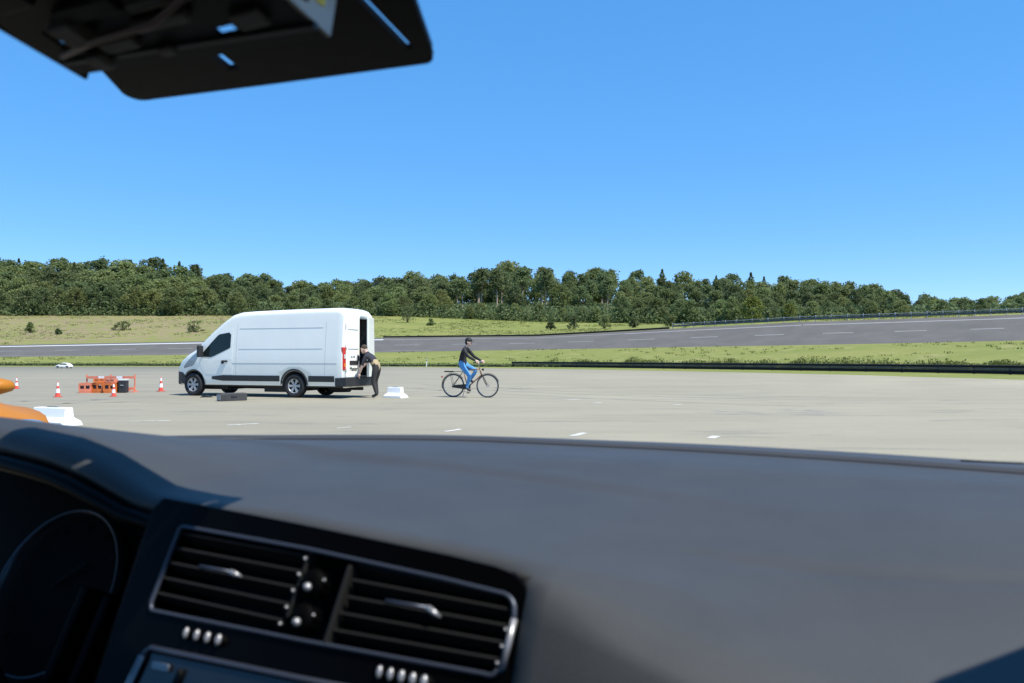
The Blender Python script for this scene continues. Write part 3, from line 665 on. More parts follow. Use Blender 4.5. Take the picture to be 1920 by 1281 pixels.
def person(name, joints, bones, mats, hands, loc, rz, label):
    """one continuous skinned body; joints = {name: (pos, radius)}, bones = [(a, b, material index)]"""
    names = list(joints); ix = {n: i for i, n in enumerate(names)}
    me = bpy.data.meshes.new(name); me.from_pydata([joints[n][0] for n in names], [(ix[a], ix[b]) for a, b, _ in bones], [])
    o = bpy.data.objects.new(name, me); C.objects.link(o); md = o.modifiers.new('s', 'SKIN'); md.use_smooth_shade = True; md.branch_smoothing = .35
    if not me.skin_vertices: 
        b = bmesh.new(); b.from_mesh(me); b.verts.layers.skin.verify(); b.to_mesh(me); b.free()
    for n in names:
        sv_ = me.skin_vertices[0].data[ix[n]]; r = joints[n][1]; sv_.radius = r if isinstance(r, tuple) else (r, r); sv_.use_root = (n == 'pelvis')
    sub = o.modifiers.new('u', 'SUBSURF'); sub.levels = 2; sub.render_levels = 2
    m2 = evaluated(o, name); bpy.data.objects.remove(o)
    segs = [(Vector(joints[a][0]), Vector(joints[b][0]), mi, (joints[a][1], joints[b][1])) for a, b, mi in bones]
    def rad(r): return max(r) if isinstance(r, tuple) else r
    m2.materials.clear()
    b = bmesh.new(); b.from_mesh(m2); hm = MB()
    for (wr, d, pn, cu, mi) in hands: hand(hm, wr, d, pn, cu, mi)
    for f in b.faces:
        c = f.calc_center_median(); best = None
        for A, B, mi, (ra, rb) in segs:
            ab = B - A; t = max(0, min(1, (c - A).dot(ab) / ab.length_squared)); dd = (c - (A + ab * t)).length - lerp(rad(ra), rad(rb), t) * .6
            if best is None or dd < best[0]: best = (dd, mi)
        f.material_index = best[1]; f.smooth = True
    hme = hm.mesh('h'); b.from_mesh(hme); b.to_mesh(m2); b.free(); bpy.data.meshes.remove(hme)
    o = link(name, m2, mats, None, loc, rz); tag(o, label, 'person'); return o
def head_parts(o, hc, fwd, up, skin, hair_mat, style, tilt=0):
    """face features, ears, hair or cap, as children of the body"""
    f = Vector(fwd).normalized(); u = Vector(up); u = (u - f * u.dot(f)).normalized(); s = f.cross(u); hc = Vector(hc)
    M = Matrix((( f.x, s.x, u.x, hc.x), (f.y, s.y, u.y, hc.y), (f.z, s.z, u.z, hc.z), (0, 0, 0, 1)))
    m = MB()
    m.ell((.0, 0, .0), (.098, .078, .118), M); m.ell((.055, 0, -.07), (.045, .05, .045), M)
    m.tube([(.09, 0, .02), (.112, 0, -.02), (.096, 0, -.03)], [.008, .014, .010], 6, M)
    for q in (-1, 1): m.ell((-.005, q * .08, -.005), (.02, .012, .032), M)
    m.build('head', skin, o)
    e = MB()
    for q in (-1, 1): e.ell((.088, q * .03, .008), (.010, .013, .007), M)
    e.ell((.092, 0, -.06), (.008, .022, .006), M); e.build('face_features', mat('face_dark', (.12, .05, .04), .5), o)
    h = MB()
    if style == 'cap':
        h.ell((-.012, 0, .045), (.108, .092, .095), M); h.ell((-.04, 0, -.01), (.075, .088, .085), M)
        h.add([(.07, -.07, .062), (.165, -.05, .045), (.18, 0, .045), (.165, .05, .045), (.07, .07, .062), (.07, -.07, .052), (.165, -.05, .037), (.18, 0, .037), (.165, .05, .037), (.07, .07, .052)], [(0, 1, 2, 3, 4), (9, 8, 7, 6, 5), (0, 5, 6, 1), (1, 6, 7, 2), (2, 7, 8, 3), (3, 8, 9, 4)], M)
        h.build('cap', hair_mat, o)
    else:
        h.ell((-.022, 0, .035), (.095, .086, .098), M); h.build('hair', hair_mat, o)

# cyclist: local x = riding direction, z up, origin under the rear wheel
BX, BY = -1.737, 23.83
BRZ = math.atan2(23.5182 - 23.83, -.717 + 1.737)
J = {
 'pelvis': ((.27, 0, .98), (.15, .13)), 'waist': ((.30, 0, 1.12), (.135, .115)), 'chest': ((.36, 0, 1.32), (.165, .125)), 'neckb': ((.42, 0, 1.47), .07), 'neck': ((.445, 0, 1.53), .052), 'head': ((.47, 0, 1.60), .06),
 'rs': ((.38, -.17, 1.42), .07), 're': ((.56, -.25, 1.20), .048), 'rw': ((.79, -.25, 1.075), .034), 'ls': ((.38, .17, 1.42), .07), 'le': ((.56, .25, 1.20), .048), 'lw': ((.79, .25, 1.075), .034),
 'rh': ((.28, -.10, .95), .098), 'rk': ((.56, -.12, .62), .068), 'ra': ((.47, -.12, .27), .046), 'rf': ((.60, -.125, .195), .04),
 'lh': ((.28, .10, .95), .098), 'lk': ((.68, .12, .80), .068), 'la': ((.48, .12, .50), .046), 'lf': ((.60, .125, .44), .04)}
B = [('pelvis', 'waist', 0), ('waist', 'chest', 0), ('chest', 'neckb', 0), ('neckb', 'neck', 3), ('neck', 'head', 3), ('chest', 'rs', 0), ('rs', 're', 0), ('re', 'rw', 0), ('chest', 'ls', 0), ('ls', 'le', 0), ('le', 'lw', 0),
     ('pelvis', 'rh', 1), ('rh', 'rk', 1), ('rk', 'ra', 1), ('ra', 'rf', 2), ('pelvis', 'lh', 1), ('lh', 'lk', 1), ('lk', 'la', 1), ('la', 'lf', 2)]
rider = person('person', J, B, [M_JACKET, M_JEANS, M_SHOE, M_SKIN], [((.79, -.25, 1.075), (.75, .0, -.35), (0.3, 0, -1), 1.2, 3), ((.79, .25, 1.075), (.75, 0, -.35), (.3, 0, -1), 1.2, 3)], (BX, BY, GZ), BRZ, 'person in black jacket, cap and blue jeans riding the bicycle')
head_parts(rider, (.485, 0, 1.625), (1, .0, -.05), (0, 0, 1), M_SKIN, mat('black_cap', (.012, .013, .014), .7), 'cap')
# helper behind the van: local x = towards the van opening
J = {
 'pelvis': ((.02, 0, .90), (.15, .14)), 'waist': ((.09, 0, 1.05), (.14, .12)), 'chest': ((.22, 0, 1.20), (.165, .14)), 'neckb': ((.33, 0, 1.31), .065), 'neck': ((.37, 0, 1.345), .052), 'head': ((.41, 0, 1.39), .06),
 'ls': ((.27, .18, 1.23), .066), 'le': ((.36, .23, .94), .044), 'lw': ((.46, .21, .70), .033), 'rs': ((.27, -.18, 1.23), .066), 're': ((.46, -.22, 1.0), .044), 'rw': ((.72, -.16, .80), .033),
 'lh': ((.0, .10, .87), .10), 'lk': ((.06, .12, .48), .068), 'la': ((-.06, .12, .10), .048), 'lf': ((.10, .13, .045), .042),
 'rh': ((.0, -.10, .87), .10), 'rk': ((.12, -.12, .49), .068), 'ra': ((.06, -.12, .10), .048), 'rf': ((.22, -.13, .045), .042)}
B = [('pelvis', 'waist', 4), ('waist', 'chest', 0), ('chest', 'neckb', 0), ('neckb', 'neck', 3), ('neck', 'head', 3), ('chest', 'rs', 0), ('rs', 're', 0), ('re', 'rw', 3), ('chest', 'ls', 0), ('ls', 'le', 0), ('le', 'lw', 3),
     ('pelvis', 'rh', 1), ('rh', 'rk', 1), ('rk', 'ra', 1), ('ra', 'rf', 2), ('pelvis', 'lh', 1), ('lh', 'lk', 1), ('lk', 'la', 1), ('la', 'lf', 2)]
# in local axes +y is the side turned to the viewer
help_ = person('person', J, B, [M_SHIRT, M_TROU, M_SHOE, M_SKIN, M_KHAKI], [((.46, .21, .70), (.25, -.05, -.9), (-.6, -.4, 0), .7, 3), ((.72, -.16, .80), (.8, .1, -.4), (0, 0, -1), .7, 3)], (-3.91, 23.31, GZ), R(159.6), 'person in dark shirt and trousers bending into the open back of the van')
head_parts(help_, (.435, 0, 1.415), (.9, 0, -.42), (.4, 0, .9), M_SKIN, mat('brown_hair', (.05, .035, .025), .8), 'hair')

# ================================================================== BICYCLE
M_FRAME = mat('bronze_frame', (.20, .10, .045), .35, .2, coat=.5); M_BIKE = mat('bike_black', (.015, .015, .016), .5); M_CHROME = mat('bike_alloy', (.5, .5, .5), .35, .8)
bike = empty('bicycle', (BX, BY, GZ), BRZ); tag(bike, 'dark city bicycle with rear rack and mudguards under the rider', 'bicycle')
def bwheel(x):
    t = empty('wheel'); t.parent = bike; t.location = (x, 0, .345); n = 40
    m = MB(); m.tube([(.33 * math.cos(2 * PI * k / n), 0, .33 * math.sin(2 * PI * k / n)) for k in range(n)], .0175, 7, closed=True); m.build('tyre', M_TYRE, t)
    m = MB(); m.tube([(.306 * math.cos(2 * PI * k / n), 0, .306 * math.sin(2 * PI * k / n)) for k in range(n)], .010, 6, closed=True); m.build('rim', M_CHROME, t)
    m = MB()
    for k in range(20): a = 2 * PI * k / 20; m.tube([(.02 * math.cos(a + .8), .03 * (-1) ** k, .02 * math.sin(a + .8)), (.30 * math.cos(a), 0, .30 * math.sin(a))], .0012, 3)
    m.build('spokes', M_CHROME, t)
    m = MB(); m.tube([(0, -.06, 0), (0, .06, 0)], .022, 10); m.build('hub', M_CHROME, t)
bwheel(0); bwheel(1.07)
def btube(name, segs, m, parent=bike):
    b = MB()
    for pts, r in segs: b.tube(pts, r, 8)
    return b.build(name, m, parent)
BBp = (.45, 0, .29); ST = (.32, 0, .78); HT = (.84, 0, .80); HB = (.88, 0, .66)
btube('frame', [([BBp, ST], .017), ([ST, (.83, 0, .84)], .016), ([BBp, HB], .019), ([(.82, 0, .86), HB], .02), ([BBp, (0, .05, .345)], .010), ([BBp, (0, -.05, .345)], .010), ([ST, (0, .05, .345)], .009), ([ST, (0, -.05, .345)], .009)], M_FRAME)
btube('fork', [([HB, (.935, 0, .60), (.95, .05, .56), (1.0, .055, .45), (1.07, .055, .345)], .012), ([(.935, 0, .60), (.95, -.05, .56), (1.0, -.055, .45), (1.07, -.055, .345)], .012)], M_BIKE)
hbar = btube('handlebar', [([(.81, 0, .86), (.79, 0, 1.0), (.84, 0, 1.04)], .013), ([(.74, -.28, 1.02), (.82, -.26, 1.05), (.86, -.12, 1.05), (.86, .12, 1.05), (.82, .26, 1.05), (.74, .28, 1.02)], .012)], M_CHROME)
for s in (-1, 1): btube('grip', [([(.73, s * .285, 1.015), (.84, s * .255, 1.05)], .018)], M_BIKE, hbar)
btube('seat_post', [([ST, (.29, 0, .88)], .013)], M_CHROME)
sd = MB(); sd.rings([[(x, w_ * math.cos(a), z + h_ * math.sin(a)) for a in [2 * PI * k / 10 for k in range(10)]] for x, w_, z, h_ in ((.16, .03, .90, .01), (.18, .09, .905, .028), (.26, .085, .90, .028), (.36, .03, .895, .022), (.44, .022, .89, .018), (.455, .008, .89, .008))]); sd.build('saddle', M_BIKE, bike)
def guard(x, a0, a1):
    b = MB(); rr = []
    for k in range(19):
        a = R(lerp(a0, a1, k / 18)); rr.append([(x + r_ * math.cos(a), y, .345 + r_ * math.sin(a)) for r_, y in ((.362, -.028), (.374, 0), (.362, .028), (.368, 0))])
    b.rings(rr); b.build('mudguard', M_BIKE, bike)
guard(0, 35, 195); guard(1.07, 20, 150)
btube('rack', [([(.26, .06, .76), (-.28, .06, .755)], .007), ([(.26, -.06, .76), (-.28, -.06, .755)], .007), ([(-.28, .06, .755), (-.28, -.06, .755)], .007), ([(-.1, .06, .755), (0, .06, .345)], .006), ([(-.1, -.06, .755), (0, -.06, .345)], .006), ([(0, .0, .757), (-.27, 0, .757)], .02)], M_BIKE)
cc = MB(); cc.prism([(-.03, -.03), (.40, -.085), (.50, -.09), (.56, -.03), (.55, .05), (.48, .08), (.40, .07), (-.03, .035)], -.052, -.03, Matrix.Translation((.0, 0, .32)) @ Matrix.Rotation(PI / 2, 4, 'X') @ Matrix.Scale(-1, 4, (0, 0, 1))); cc.build('chain_case', M_BIKE, bike, bevel=.008)
btube('crank', [([BBp, (.45, -.075, .29), (.50, -.085, .135)], .011)], M_CHROME); btube('crank', [([BBp, (.45, .075, .29), (.42, .085, .44)], .011)], M_CHROME)
for (x, y, z) in ((.515, -.125, .135), (.435, .125, .42)): p = MB(); p.box((x, y, z), (.09, .08, .022)); p.build('pedal', M_BIKE, bike, bevel=.004)
p = MB(); p.tube([(-.345, 0, .60), (-.375, 0, .60)], .03, 10); p.build('rear_lamp', M_RED, bike); p = MB(); p.lathe([(.02, -.04), (.035, .0), (.035, .02), (.01, .022)], 12, Matrix.Translation((.93, 0, .82)) @ Matrix.Rotation(PI / 2, 4, 'Y'), caps=True); p.build('front_lamp', M_BIKE, bike)
p = MB(); p.tube([(.36, .05, .29), (.30, .10, .16), (.24, .16, .02)], .008, 6); p.build('kick_stand', M_CHROME, bike)

# ================================================================== CONES, CRATES, BLOCKS
M_CONE = mat('cone_red', (.72, .085, .05), .5, var=.12, vscale=6); M_CWHITE = mat('cone_white', (.85, .85, .85), .45); M_CBASE = mat('cone_base', (.55, .07, .05), .7)
def cone(x, y, h, label):
    t = empty('traffic_cone', (x, y, GZ), random.random()); tag(t, label, 'cone', 'traffic cones beside the van')
    r = lambda q: lerp(.38, .07, q) * h * .42
    m = MB(); m.lathe([(r(0), .05 * h), (r(.25), .27 * h)], 20); m.lathe([(r(.52), .52 * h), (r(.72), .74 * h)], 20); m.lathe([(r(.92), .93 * h), (r(1.0), h), (r(1) * .6, h)], 20); m.build('cone_body', M_CONE, t)
    for a, b in ((.25, .52), (.72, .92)):
        m = MB(); m.lathe([(r(a) + .002, (a * .96 + .04) * h - .003), (r(b) + .002, (b * .96 + .04) * h + .003)], 20); m.build('reflective_band', M_CWHITE, t)
    m = MB(); s = .24 * h; m.prism([(-s, -s * .7), (-s * .7, -s), (s * .7, -s), (s, -s * .7), (s, s * .7), (s * .7, s), (-s * .7, s), (-s, s * .7)], 0, .05 * h); m.build('base_plate', M_CBASE, t, bevel=.006)
cone(-18.58, 30.17, .42, 'red and white traffic cone farthest from the van'); cone(-13.45, 23.83, .46, 'red and white traffic cone standing clear in front of the crates')
cone(-11.95, 24.14, .40, 'red and white traffic cone overlapping the crates near their black box'); cone(-13.55, 28.3, .46, 'red and white traffic cone just behind the right end of the crates'); cone(-12.15, 27.85, .50, 'red and white traffic cone nearest the front of the van')
M_CRATE = mat('orange_crate', (.62, .16, .035), .55, var=.2, vscale=4); M_CRATE2 = mat('salmon_crate', (.70, .22, .13), .6, var=.15, vscale=4)
def crate(x, y, rz, dims, m, z, label, grp='equipment crates'):
    t = empty('crate', (x, y, z), rz); tag(t, label, 'crate', grp); L, W, Hh = dims
    b = MB(); b.box((0, 0, .015), (L, W, .03)); b.build('floor_panel', m, t)
    for s in (-1, 1):
        b = MB(); b.box((s * (L / 2 - .01), 0, Hh / 2 + .015), (.02, W - .045, Hh - .03)); b.build('end_panel', m, t)
        b = MB()
        b.box((0, s * (W / 2 - .01), Hh * .17 + .03), (L, .02, Hh * .30)); b.box((0, s * (W / 2 - .01), Hh * .9), (L, .025, Hh * .2))
        for k in (-.47, 0, .47): b.box((k * L * .98, s * (W / 2 - .011), Hh * .5), (.05, .021, Hh * .62))
        b.build('side_panel', m, t)
    b = MB(); b.box((0, 0, Hh * .4), (L * .86, W * .8, Hh * .62)); b.build('contents', M_BLK, t)
crate(-14.12, 26.72, R(7), (.38, .34, .33), M_CRATE2, GZ, 'salmon-orange plastic crate at the left end of the row')
crate(-13.71, 26.78, R(-5), (.38, .34, .33), M_CRATE, GZ, 'orange plastic crate second from the left in the row')
crate(-13.29, 26.70, R(4), (.38, .34, .33), M_CRATE, GZ, 'orange plastic crate in the row next to the black box')
crate(-13.70, 26.76, R(16), (.34, .28, .14), M_CRATE, GZ + .335, 'shallow orange tray on top of the crate row')
crate(-13.27, 26.72, R(-11), (.34, .28, .12), M_CRATE2, GZ + .335, 'shallow salmon tray on the crate next to the black box')
q = MB(); q.box((0, 0, .20), (.24, .30, .40)); bo = q.build('equipment_box', M_BLK, loc=(-12.94, 26.8, GZ), rz=R(8), bevel=.02); tag(bo, 'black box with pale lid at the right end of the crates', 'equipment box')
q = MB(); q.box((0, 0, .43), (.27, .33, .06)); q.build('lid', mat('pale_lid', (.6, .6, .57), .5), bo, bevel=.015); q = MB(); q.box((0, -.16, .25), (.10, .03, .03)); q.build('handle', M_CHROME, bo)
bar = empty('safety_barrier', (-13.55, 27.15, GZ), R(3)); tag(bar, 'low red and white safety fence standing behind the crates', 'safety barrier')
for z in (.12, .50):
    for k in range(8): q = MB(); q.box((-.70 + .20 * k, 0, z), (.196, .03, .08)); q.build('board', [M_CRATE2, M_CRATE2, M_CWHITE][k % 3], bar)
for x in (-.79, 0, .79): q = MB(); q.box((x, .03, .3), (.04, .03, .6)); q.box((x, .03, .02), (.08, .4, .04)); q.build('post', M_CRATE2, bar)
M_BLOCK = mat('white_block', (.84, .86, .86), .5, var=.05, vscale=3)
def block(x, y, rz, L, label):
    t = empty('barrier_block', (x, y, GZ), rz); tag(t, label, 'barrier block', 'white barrier blocks')
    m = MB(); prof_ = [(-.20, 0), (-.20, .07), (-.10, .14), (-.075, .31), (.075, .31), (.10, .14), (.20, .07), (.20, 0)]
    k = lambda z: L / 2 - .10 * smooth(z / .14)
    m.rings([[(s * k(z), y_, z) for y_, z in prof_] for s in (-1, 1)], smooth=False); m.build('block_body', M_BLOCK, t, bevel=.012)
    m = MB(); m.box((0, 0, .315), (L * .25, .05, .02)); m.build('lifting_lug', M_GREYP, t)
block(-3.40, 23.45, R(-24), .66, 'small white barrier block on the ground just behind the van'); block(-7.98, 14.0, R(-20), .95, 'larger-looking white barrier block beside the orange car')
q = MB(); q.box((0, 0, .10), (.72, .30, .19)); q.box((0, 0, .2), (.70, .28, .02)); bo = q.build('flat_case', mat('dark_grey_case', (.045, .045, .045), .6, var=.2, vscale=5), loc=(-7.6, 21.85, GZ), rz=R(40), bevel=.012); tag(bo, 'dark grey flat case lying on the ground beside the van', 'case')
q = MB(); q.box((-.365, 0, .10), (.012, .26, .15)); q.build('end_plate', mat('mid_grey_plate', (.3, .3, .29), .6), bo); q = MB(); q.box((.0, -.155, .12), (.16, .02, .03)); q.build('handle', M_BLK, bo)
q = MB(); q.prism([(-.16, 0), (.16, 0), (.14, .03), (.02, .07), (-.12, .04)], -.07, .07, Matrix.Rotation(PI / 2, 4, 'X')); q.box((0, 0, .006), (.34, .18, .012)); bo = q.build('wheel_chock', M_BLK, loc=(-9.0, 23.7, GZ), rz=R(10), bevel=.006); tag(bo, 'small black wheel chock by the front wheel of the van', 'wheel chock')

# ================================================================== SMALL WHITE CAR far off, and the orange car close by
def small_car(name, label, loc, rz, L, paint, detail=True, s=1.0):
    t = empty(name, loc, rz); tag(t, label, 'car'); k = L / 4.1
    top = [(-2.02, .62), (-2.0, .86), (-1.75, .98), (-1.25, 1.28), (-.7, 1.40), (0, 1.42), (.45, 1.33), (.95, 1.02), (1.1, .95), (1.6, .86), (1.92, .72), (2.05, .52)]
    tx, tz = [a for a, _ in top], [b for _, b in top]; rr = []
    for i in range(41):
        x = lerp(-2.03, 2.05, i / 40); H = interp(tx, tz, x); w_ = .86 * (1 - .28 * smooth((abs(x) - 1.5) / .6) ** 1.5); belt = min(H - .02, .88); ring = []
        for y_, z in ((0, H), (.45, H - .006), (.62, H - .05), (.70 if H > 1.0 else .80, H - .12), (.95, belt - .10), (1.0, belt - .25), (1.0, .45), (.97, .28), (.88, .2), (0, .2)): ring.append((x * k, y_ * w_ * k, max(.2, z) * k))
        ring += [(a, -b, c) for a, b, c in reversed(ring[1:-1])]; rr.append(ring)
    m = MB(); m.rings(rr); bd = m.build('body', [paint, M_BLK], t)
    cut(bd, [cyl(wx * k, q * .8 * k, .31 * k, .35 * k, .45 * k, 24) for wx in (-1.25, 1.28) for q in (-1, 1)])
    for wx in (-1.25, 1.28):
        for q in (-1, 1): make_wheel(t, wx * k, q * .76 * k, .31 * k, .2 * k, q, 5)
    for q in (-1, 1):
        m = MB(); gl = []
        for n_ in range(13):
            x = lerp(-1.15, .72, n_ / 12); H = interp(tx, tz, x); a = (.72 * .86, H - .125); b = (.952 * .86, .79); up = lerp(.5, .06, smooth((H - 1.0) / .2)); gl.append([(x * k, q * (lerp(a[0], b[0], t) + .012) * k, (lerp(a[1], b[1], t) + .012) * k) for t in (up, .55, .80)])
        m.rings(gl, closed=False, caps=False); m.build('side_window', M_GLASS, t)
        m = MB(); m.rings([[(.72 * k + a_ * c_ * .09 * k, q * y_ * k, .93 * k + b_ * s_ * .07 * k) for c_, s_ in [(math.cos(2 * PI * w_ / 12), math.sin(2 * PI * w_ / 12)) for w_ in range(12)]] for y_, a_, b_ in ((.86, .5, .4), (.90, .95, .85), (.98, 1, 1), (1.06, .8, .7), (1.09, .3, .2))]); m.tube([(.74 * k, q * .80 * k, .93 * k), (.74 * k, q * .92 * k, .96 * k)], .03 * k, 6); m.build('wing_mirror', paint, t)
        m = MB(); m.ell((1.86 * k, q * .52 * k, .66 * k), (.10 * k, .15 * k, .06 * k)); m.build('headlight', M_GREYP, t)
        m = MB(); m.box((-2.0 * k, q * .5 * k, .78 * k), (.06 * k, .25 * k, .11 * k)); m.build('tail_light', M_RED, t, bevel=.02 * k)
    m = MB(); m.add([(.47 * k, -.50 * k, 1.338 * k), (.47 * k, .50 * k, 1.338 * k), (.97 * k, .60 * k, 1.03 * k), (.97 * k, -.60 * k, 1.03 * k)], [(0, 1, 2, 3)]); m.build('windscreen', M_GLASS, t)
    return t
small_car('white_car', 'tiny white car standing far off at the apron edge', (-48.0, 86.2, GZ), R(176), 1.72, M_WHITE)
M_ORANGE = mat('orange_paint', (.42, .155, .010), .5, spec=.3)
small_car('orange_car', 'orange car close by, cut off by the left edge', (-5.50, 6.4, GZ), R(-28), 4.1, M_ORANGE)

# ================================================================== OWN CAR: dashboard seen from the passenger seat
# local axes: x right, y forward, z up; the viewer's eye is above the local origin
TH = R(25)
M_PAD = mat('dash_pad', (.042, .0435, .0435), .58, var=.10, vscale=11, bump=.16, bscale=800, spec=.5)
M_FASC = mat('piano_black', (.0012, .0012, .0014), .35, spec=.06)
M_VENT = mat('vent_black', (.001, .001, .0011), .6, spec=.04)
M_SLAT = mat('slat_grey', (.014, .0135, .0125), .5, spec=.25)
M_TRIM = mat('satin_trim', (.065, .075, .10), .42, .6)
M_SILV = mat('silver_and_glint', (.36, .36, .37), .34, .5)  # silver trim; on the vents it also paints glints
M_LIN = mat('roof_cloth', (.012, .012, .013), .95)
car = empty('passenger_car', (0, 0, 0), -TH); tag(car, 'dark dashboard with centre air vents of the car the view is taken from', 'car')
REAR_S = [-1.2, -.56, -.48, -.25, -.2, -.1, 0, .1, .5]
REAR_Y = [.495, .50, .507, .509, .497, .470, .440, .42, .41]
FAR_S = [-1.3, -1.03, -.917, -.762, -.523, -.227, -.037, .129, .4, .6]
FAR_Y = [.80, .86, .906, .961, 1.014, 1.038, 1.025, .991, .90, .80]
def sm(xs, ys, x, h=.05): return sum(interp(xs, ys, x + d) for d in (-h, -h / 2, 0, h / 2, h)) / 5
def pad_z(s, y, t):
    z = lerp(sm([-.62, -.48, -.35, -.24, -.20, -.1, 0, .1, .5], [1.073, 1.072, 1.063, 1.055, 1.051, 1.035, 1.010, .995, .990], s, .03), interp([-1.1, -.6], [1.075, 1.080], s), lerp(smooth(t * 1.3), math.sin(min(1, t * 1.3) * PI / 2), smooth((s + .24) / .32)))
    hs = interp([-1.2, -.95, -.79, -.72, -.674, -.64, -.605, -.55], [.069, .067, .060, .049, .035, .020, .005, 0], s)   # cluster hood
    z += hs * (lerp(.74, 1, max(0, (y - .50) / .05)) if y < .55 else max(0, 1 - 3.3 * (y - .55)))
    q = (y - (.80 + .10 * (s + .5)))                                  # shallow crease along the pad
    z += .0035 * smooth((q + .03) / .06) * smooth((s + 1.0) / .5)
    z += .0045 * smooth((y - (.795 - .10 * max(0, s + .75))) / .022) * smooth((s + 1.0) / .2) * (1 - smooth((s + .32) / .3)) * (1 - smooth((y - .86) / .08))
    z -= .0028 * math.exp(-((y - .64 - .10 * s) / .006) ** 2) * smooth((s + .2) / .12)
    return z
mb = MB(); rr = []; NS = 110
for i in range(NS + 1):
    s = lerp(-1.22, .55, i / NS); yb = sm(REAR_S, REAR_Y, s, .03); yf = sm(FAR_S, FAR_Y, s); z0 = pad_z(s, yb, 0); k = 1 + 2.2 * smooth((s + .24) / .12)
    rc = 1 - smooth((s + .236) / .012); rl = smooth((-.52 - s) / .03); e_ = lambda v: v * (1 - rc) + rc * (.03 + .16 * rl)
    row = [(s, yb + e_(-.14), z0 - .30), (s, yb + e_(-.055), z0 - .12), (s, yb + e_(-.024), z0 - .06), (s, yb + e_(-.010), z0 - .028), (s, yb + rc * .012 - .001, z0 - .012 - .004 * (k - 1)), (s, yb + .008 * k, z0 - .004 - .002 * (k - 1))]
    for j in range(1, 61):
        t = j / 60; y = lerp(yb + .02 * k, yf, t); row.append((s, y, pad_z(s, y, t)))
    row += [(s, yf + .012, 1.070), (s, yf + .03, 1.02), (s, yf + .04, .9)]; rr.append(row)
mb.rings(rr, closed=False, caps=False)
pad = mb.build('dashboard_pad', M_PAD, car)
mb = MB(); rr = []
for i in range(NS + 1):
    s = lerp(-1.0, .5, i / NS); yf = sm(FAR_S, FAR_Y, s); wd = .018 + .03 * smooth((s + .7) / .8)
    rr.append([(s, yf - wd, pad_z(s, yf - wd, .95) + .001), (s, yf - wd + .004, pad_z(s, yf, 1) + .005), (s, yf - .004, pad_z(s, yf, 1) + .006), (s, yf + .006, pad_z(s, yf, 1) + .001)])
mb.rings(rr, closed=False, caps=False, smooth=False); mb.build('defroster_strip', mat('defroster_grey', (.045, .047, .05), .6), car)
cl = MB(); cl.box((.10, .985, 1.087), (.06, .012, .006)); cl.build('defroster_clip', M_VENT, car, bevel=.002)

# vent plane: centre, lateral axis A, upward axis B, outward normal N
vc = Vector((-.386, .486, 1.023)); VA = Vector((.9989, .0365, -.03)).normalized(); VB = Vector((.0124, .4109, .9116)); VB = (VB - VA * VA.dot(VB)).normalized(); VN = VA.cross(VB)
VM = Matrix(((VA.x, VB.x, VN.x, vc.x), (VA.y, VB.y, VN.y, vc.y), (VA.z, VB.z, VN.z, vc.z), (0, 0, 0, 1)))
def arc(cx, cy, r, a0, a1, n=6): return [(cx + r * math.cos(R(lerp(a0, a1, i / n))), cy + r * math.sin(R(lerp(a0, a1, i / n)))) for i in range(n + 1)]
fas = [(.166, -.16)] + [(.1655, -.033), (.1676, -.006), (.1676, .008)] + arc(.1416, .011, .026, 5, 75, 6) + [(.1369, .0385), (.10, .0418), (.0345, .0455), (-.0357, .0495), (-.09, .052), (-.167, .0555), (-.180, .0560), (-.188, .045), (-.180, -.16)]
mb = MB(); mb.prism(fas, -.035, 0, VM); fo = mb.build('fascia', M_FASC, car)
hole = [(.1545, -.0282)] + [(.1575, .0078)] + arc(.146, .010, .011, 0, 80, 4)[1:] + [(.10, .0245), (-.02, .0310), (-.142, .0340)] + arc(-.1455, .0300, .004, 90, 150, 2) + [(-.1525, -.0275)] + arc(-.1475, -.0300, .004, 190, 270, 2) + [(0, -.0335), (.143, -.0312)] + arc(.147, -.0255, .006, 275, 340, 3)
hm = MB(); hm.prism([(a, b) for a, b in hole], -.030, .02, VM); cut(fo, [hm])
bvm = fo.modifiers.new('b', 'BEVEL'); bvm.width = .003; bvm.segments = 2; bvm.limit_method = 'ANGLE'; bvm.angle_limit = R(50)
vent = empty('air_vent'); vent.parent = car; vent.matrix_local = VM
def vpart(name, mb_, m, bevel=0, parent=vent): return mb_.build(name, m, parent, bevel=bevel)
m = MB(); m.tube([(a, b, .0015) for a, b in hole], .0019, 6, closed=True); vpart('vent_frame', m, M_TRIM)
m = MB(); m.tube([(.1560, -.0265, .0025), (.1583, .006, .0025)], .0023, 6); vpart('edge_glint', m, M_SILV)  # glint on the frame's right side, put in as a silver rod
def slat(a0, b0, a1, b1):
    m = MB(); d = Vector((a1 - a0, b1 - b0, 0)); L = d.length; T = Matrix.Translation(((a0 + a1) / 2, (b0 + b1) / 2, -.006)) @ Matrix.Rotation(math.atan2(d.y, d.x), 4, 'Z') @ Matrix.Rotation(R(-25), 4, 'X')
    m.box((0, 0, 0), (L, .0021, .014), T); o = vpart('slat', m, M_SLAT, .0006); return o
def glint_bead(a, b, r=.0016, z=.002):
    m = MB(); m.ell((a, b, z), (r, r, r), nu=10, nv=6); vpart('glint_bead', m, M_SILV)  # silver dots standing for glints at slat ends and dials
for b, a1 in ((.0238, -.020), (.0115, -.0217), (-.0006, -.0229), (-.013, -.0244), (-.0252, -.0259)):
    slat(-.151 + (.0 if b < .02 else .004), b + .0025, a1, b); glint_bead(a1 + .001, b, .0015)
for a0, b0, a1, b1 in ((.0269, .0226, .1420, .019), (.0251, .0115, .1543, .009), (.0248, -.0008, .1545, -.0015), (.022, -.0126, .1540, -.0124), (.0204, -.0248, .1525, -.0231)):
    slat(a0, b0, a1, b1)
for a, b in ((.1532, -.0015), (.1527, -.0124), (.1515, -.0231)): glint_bead(a, b, .0013)
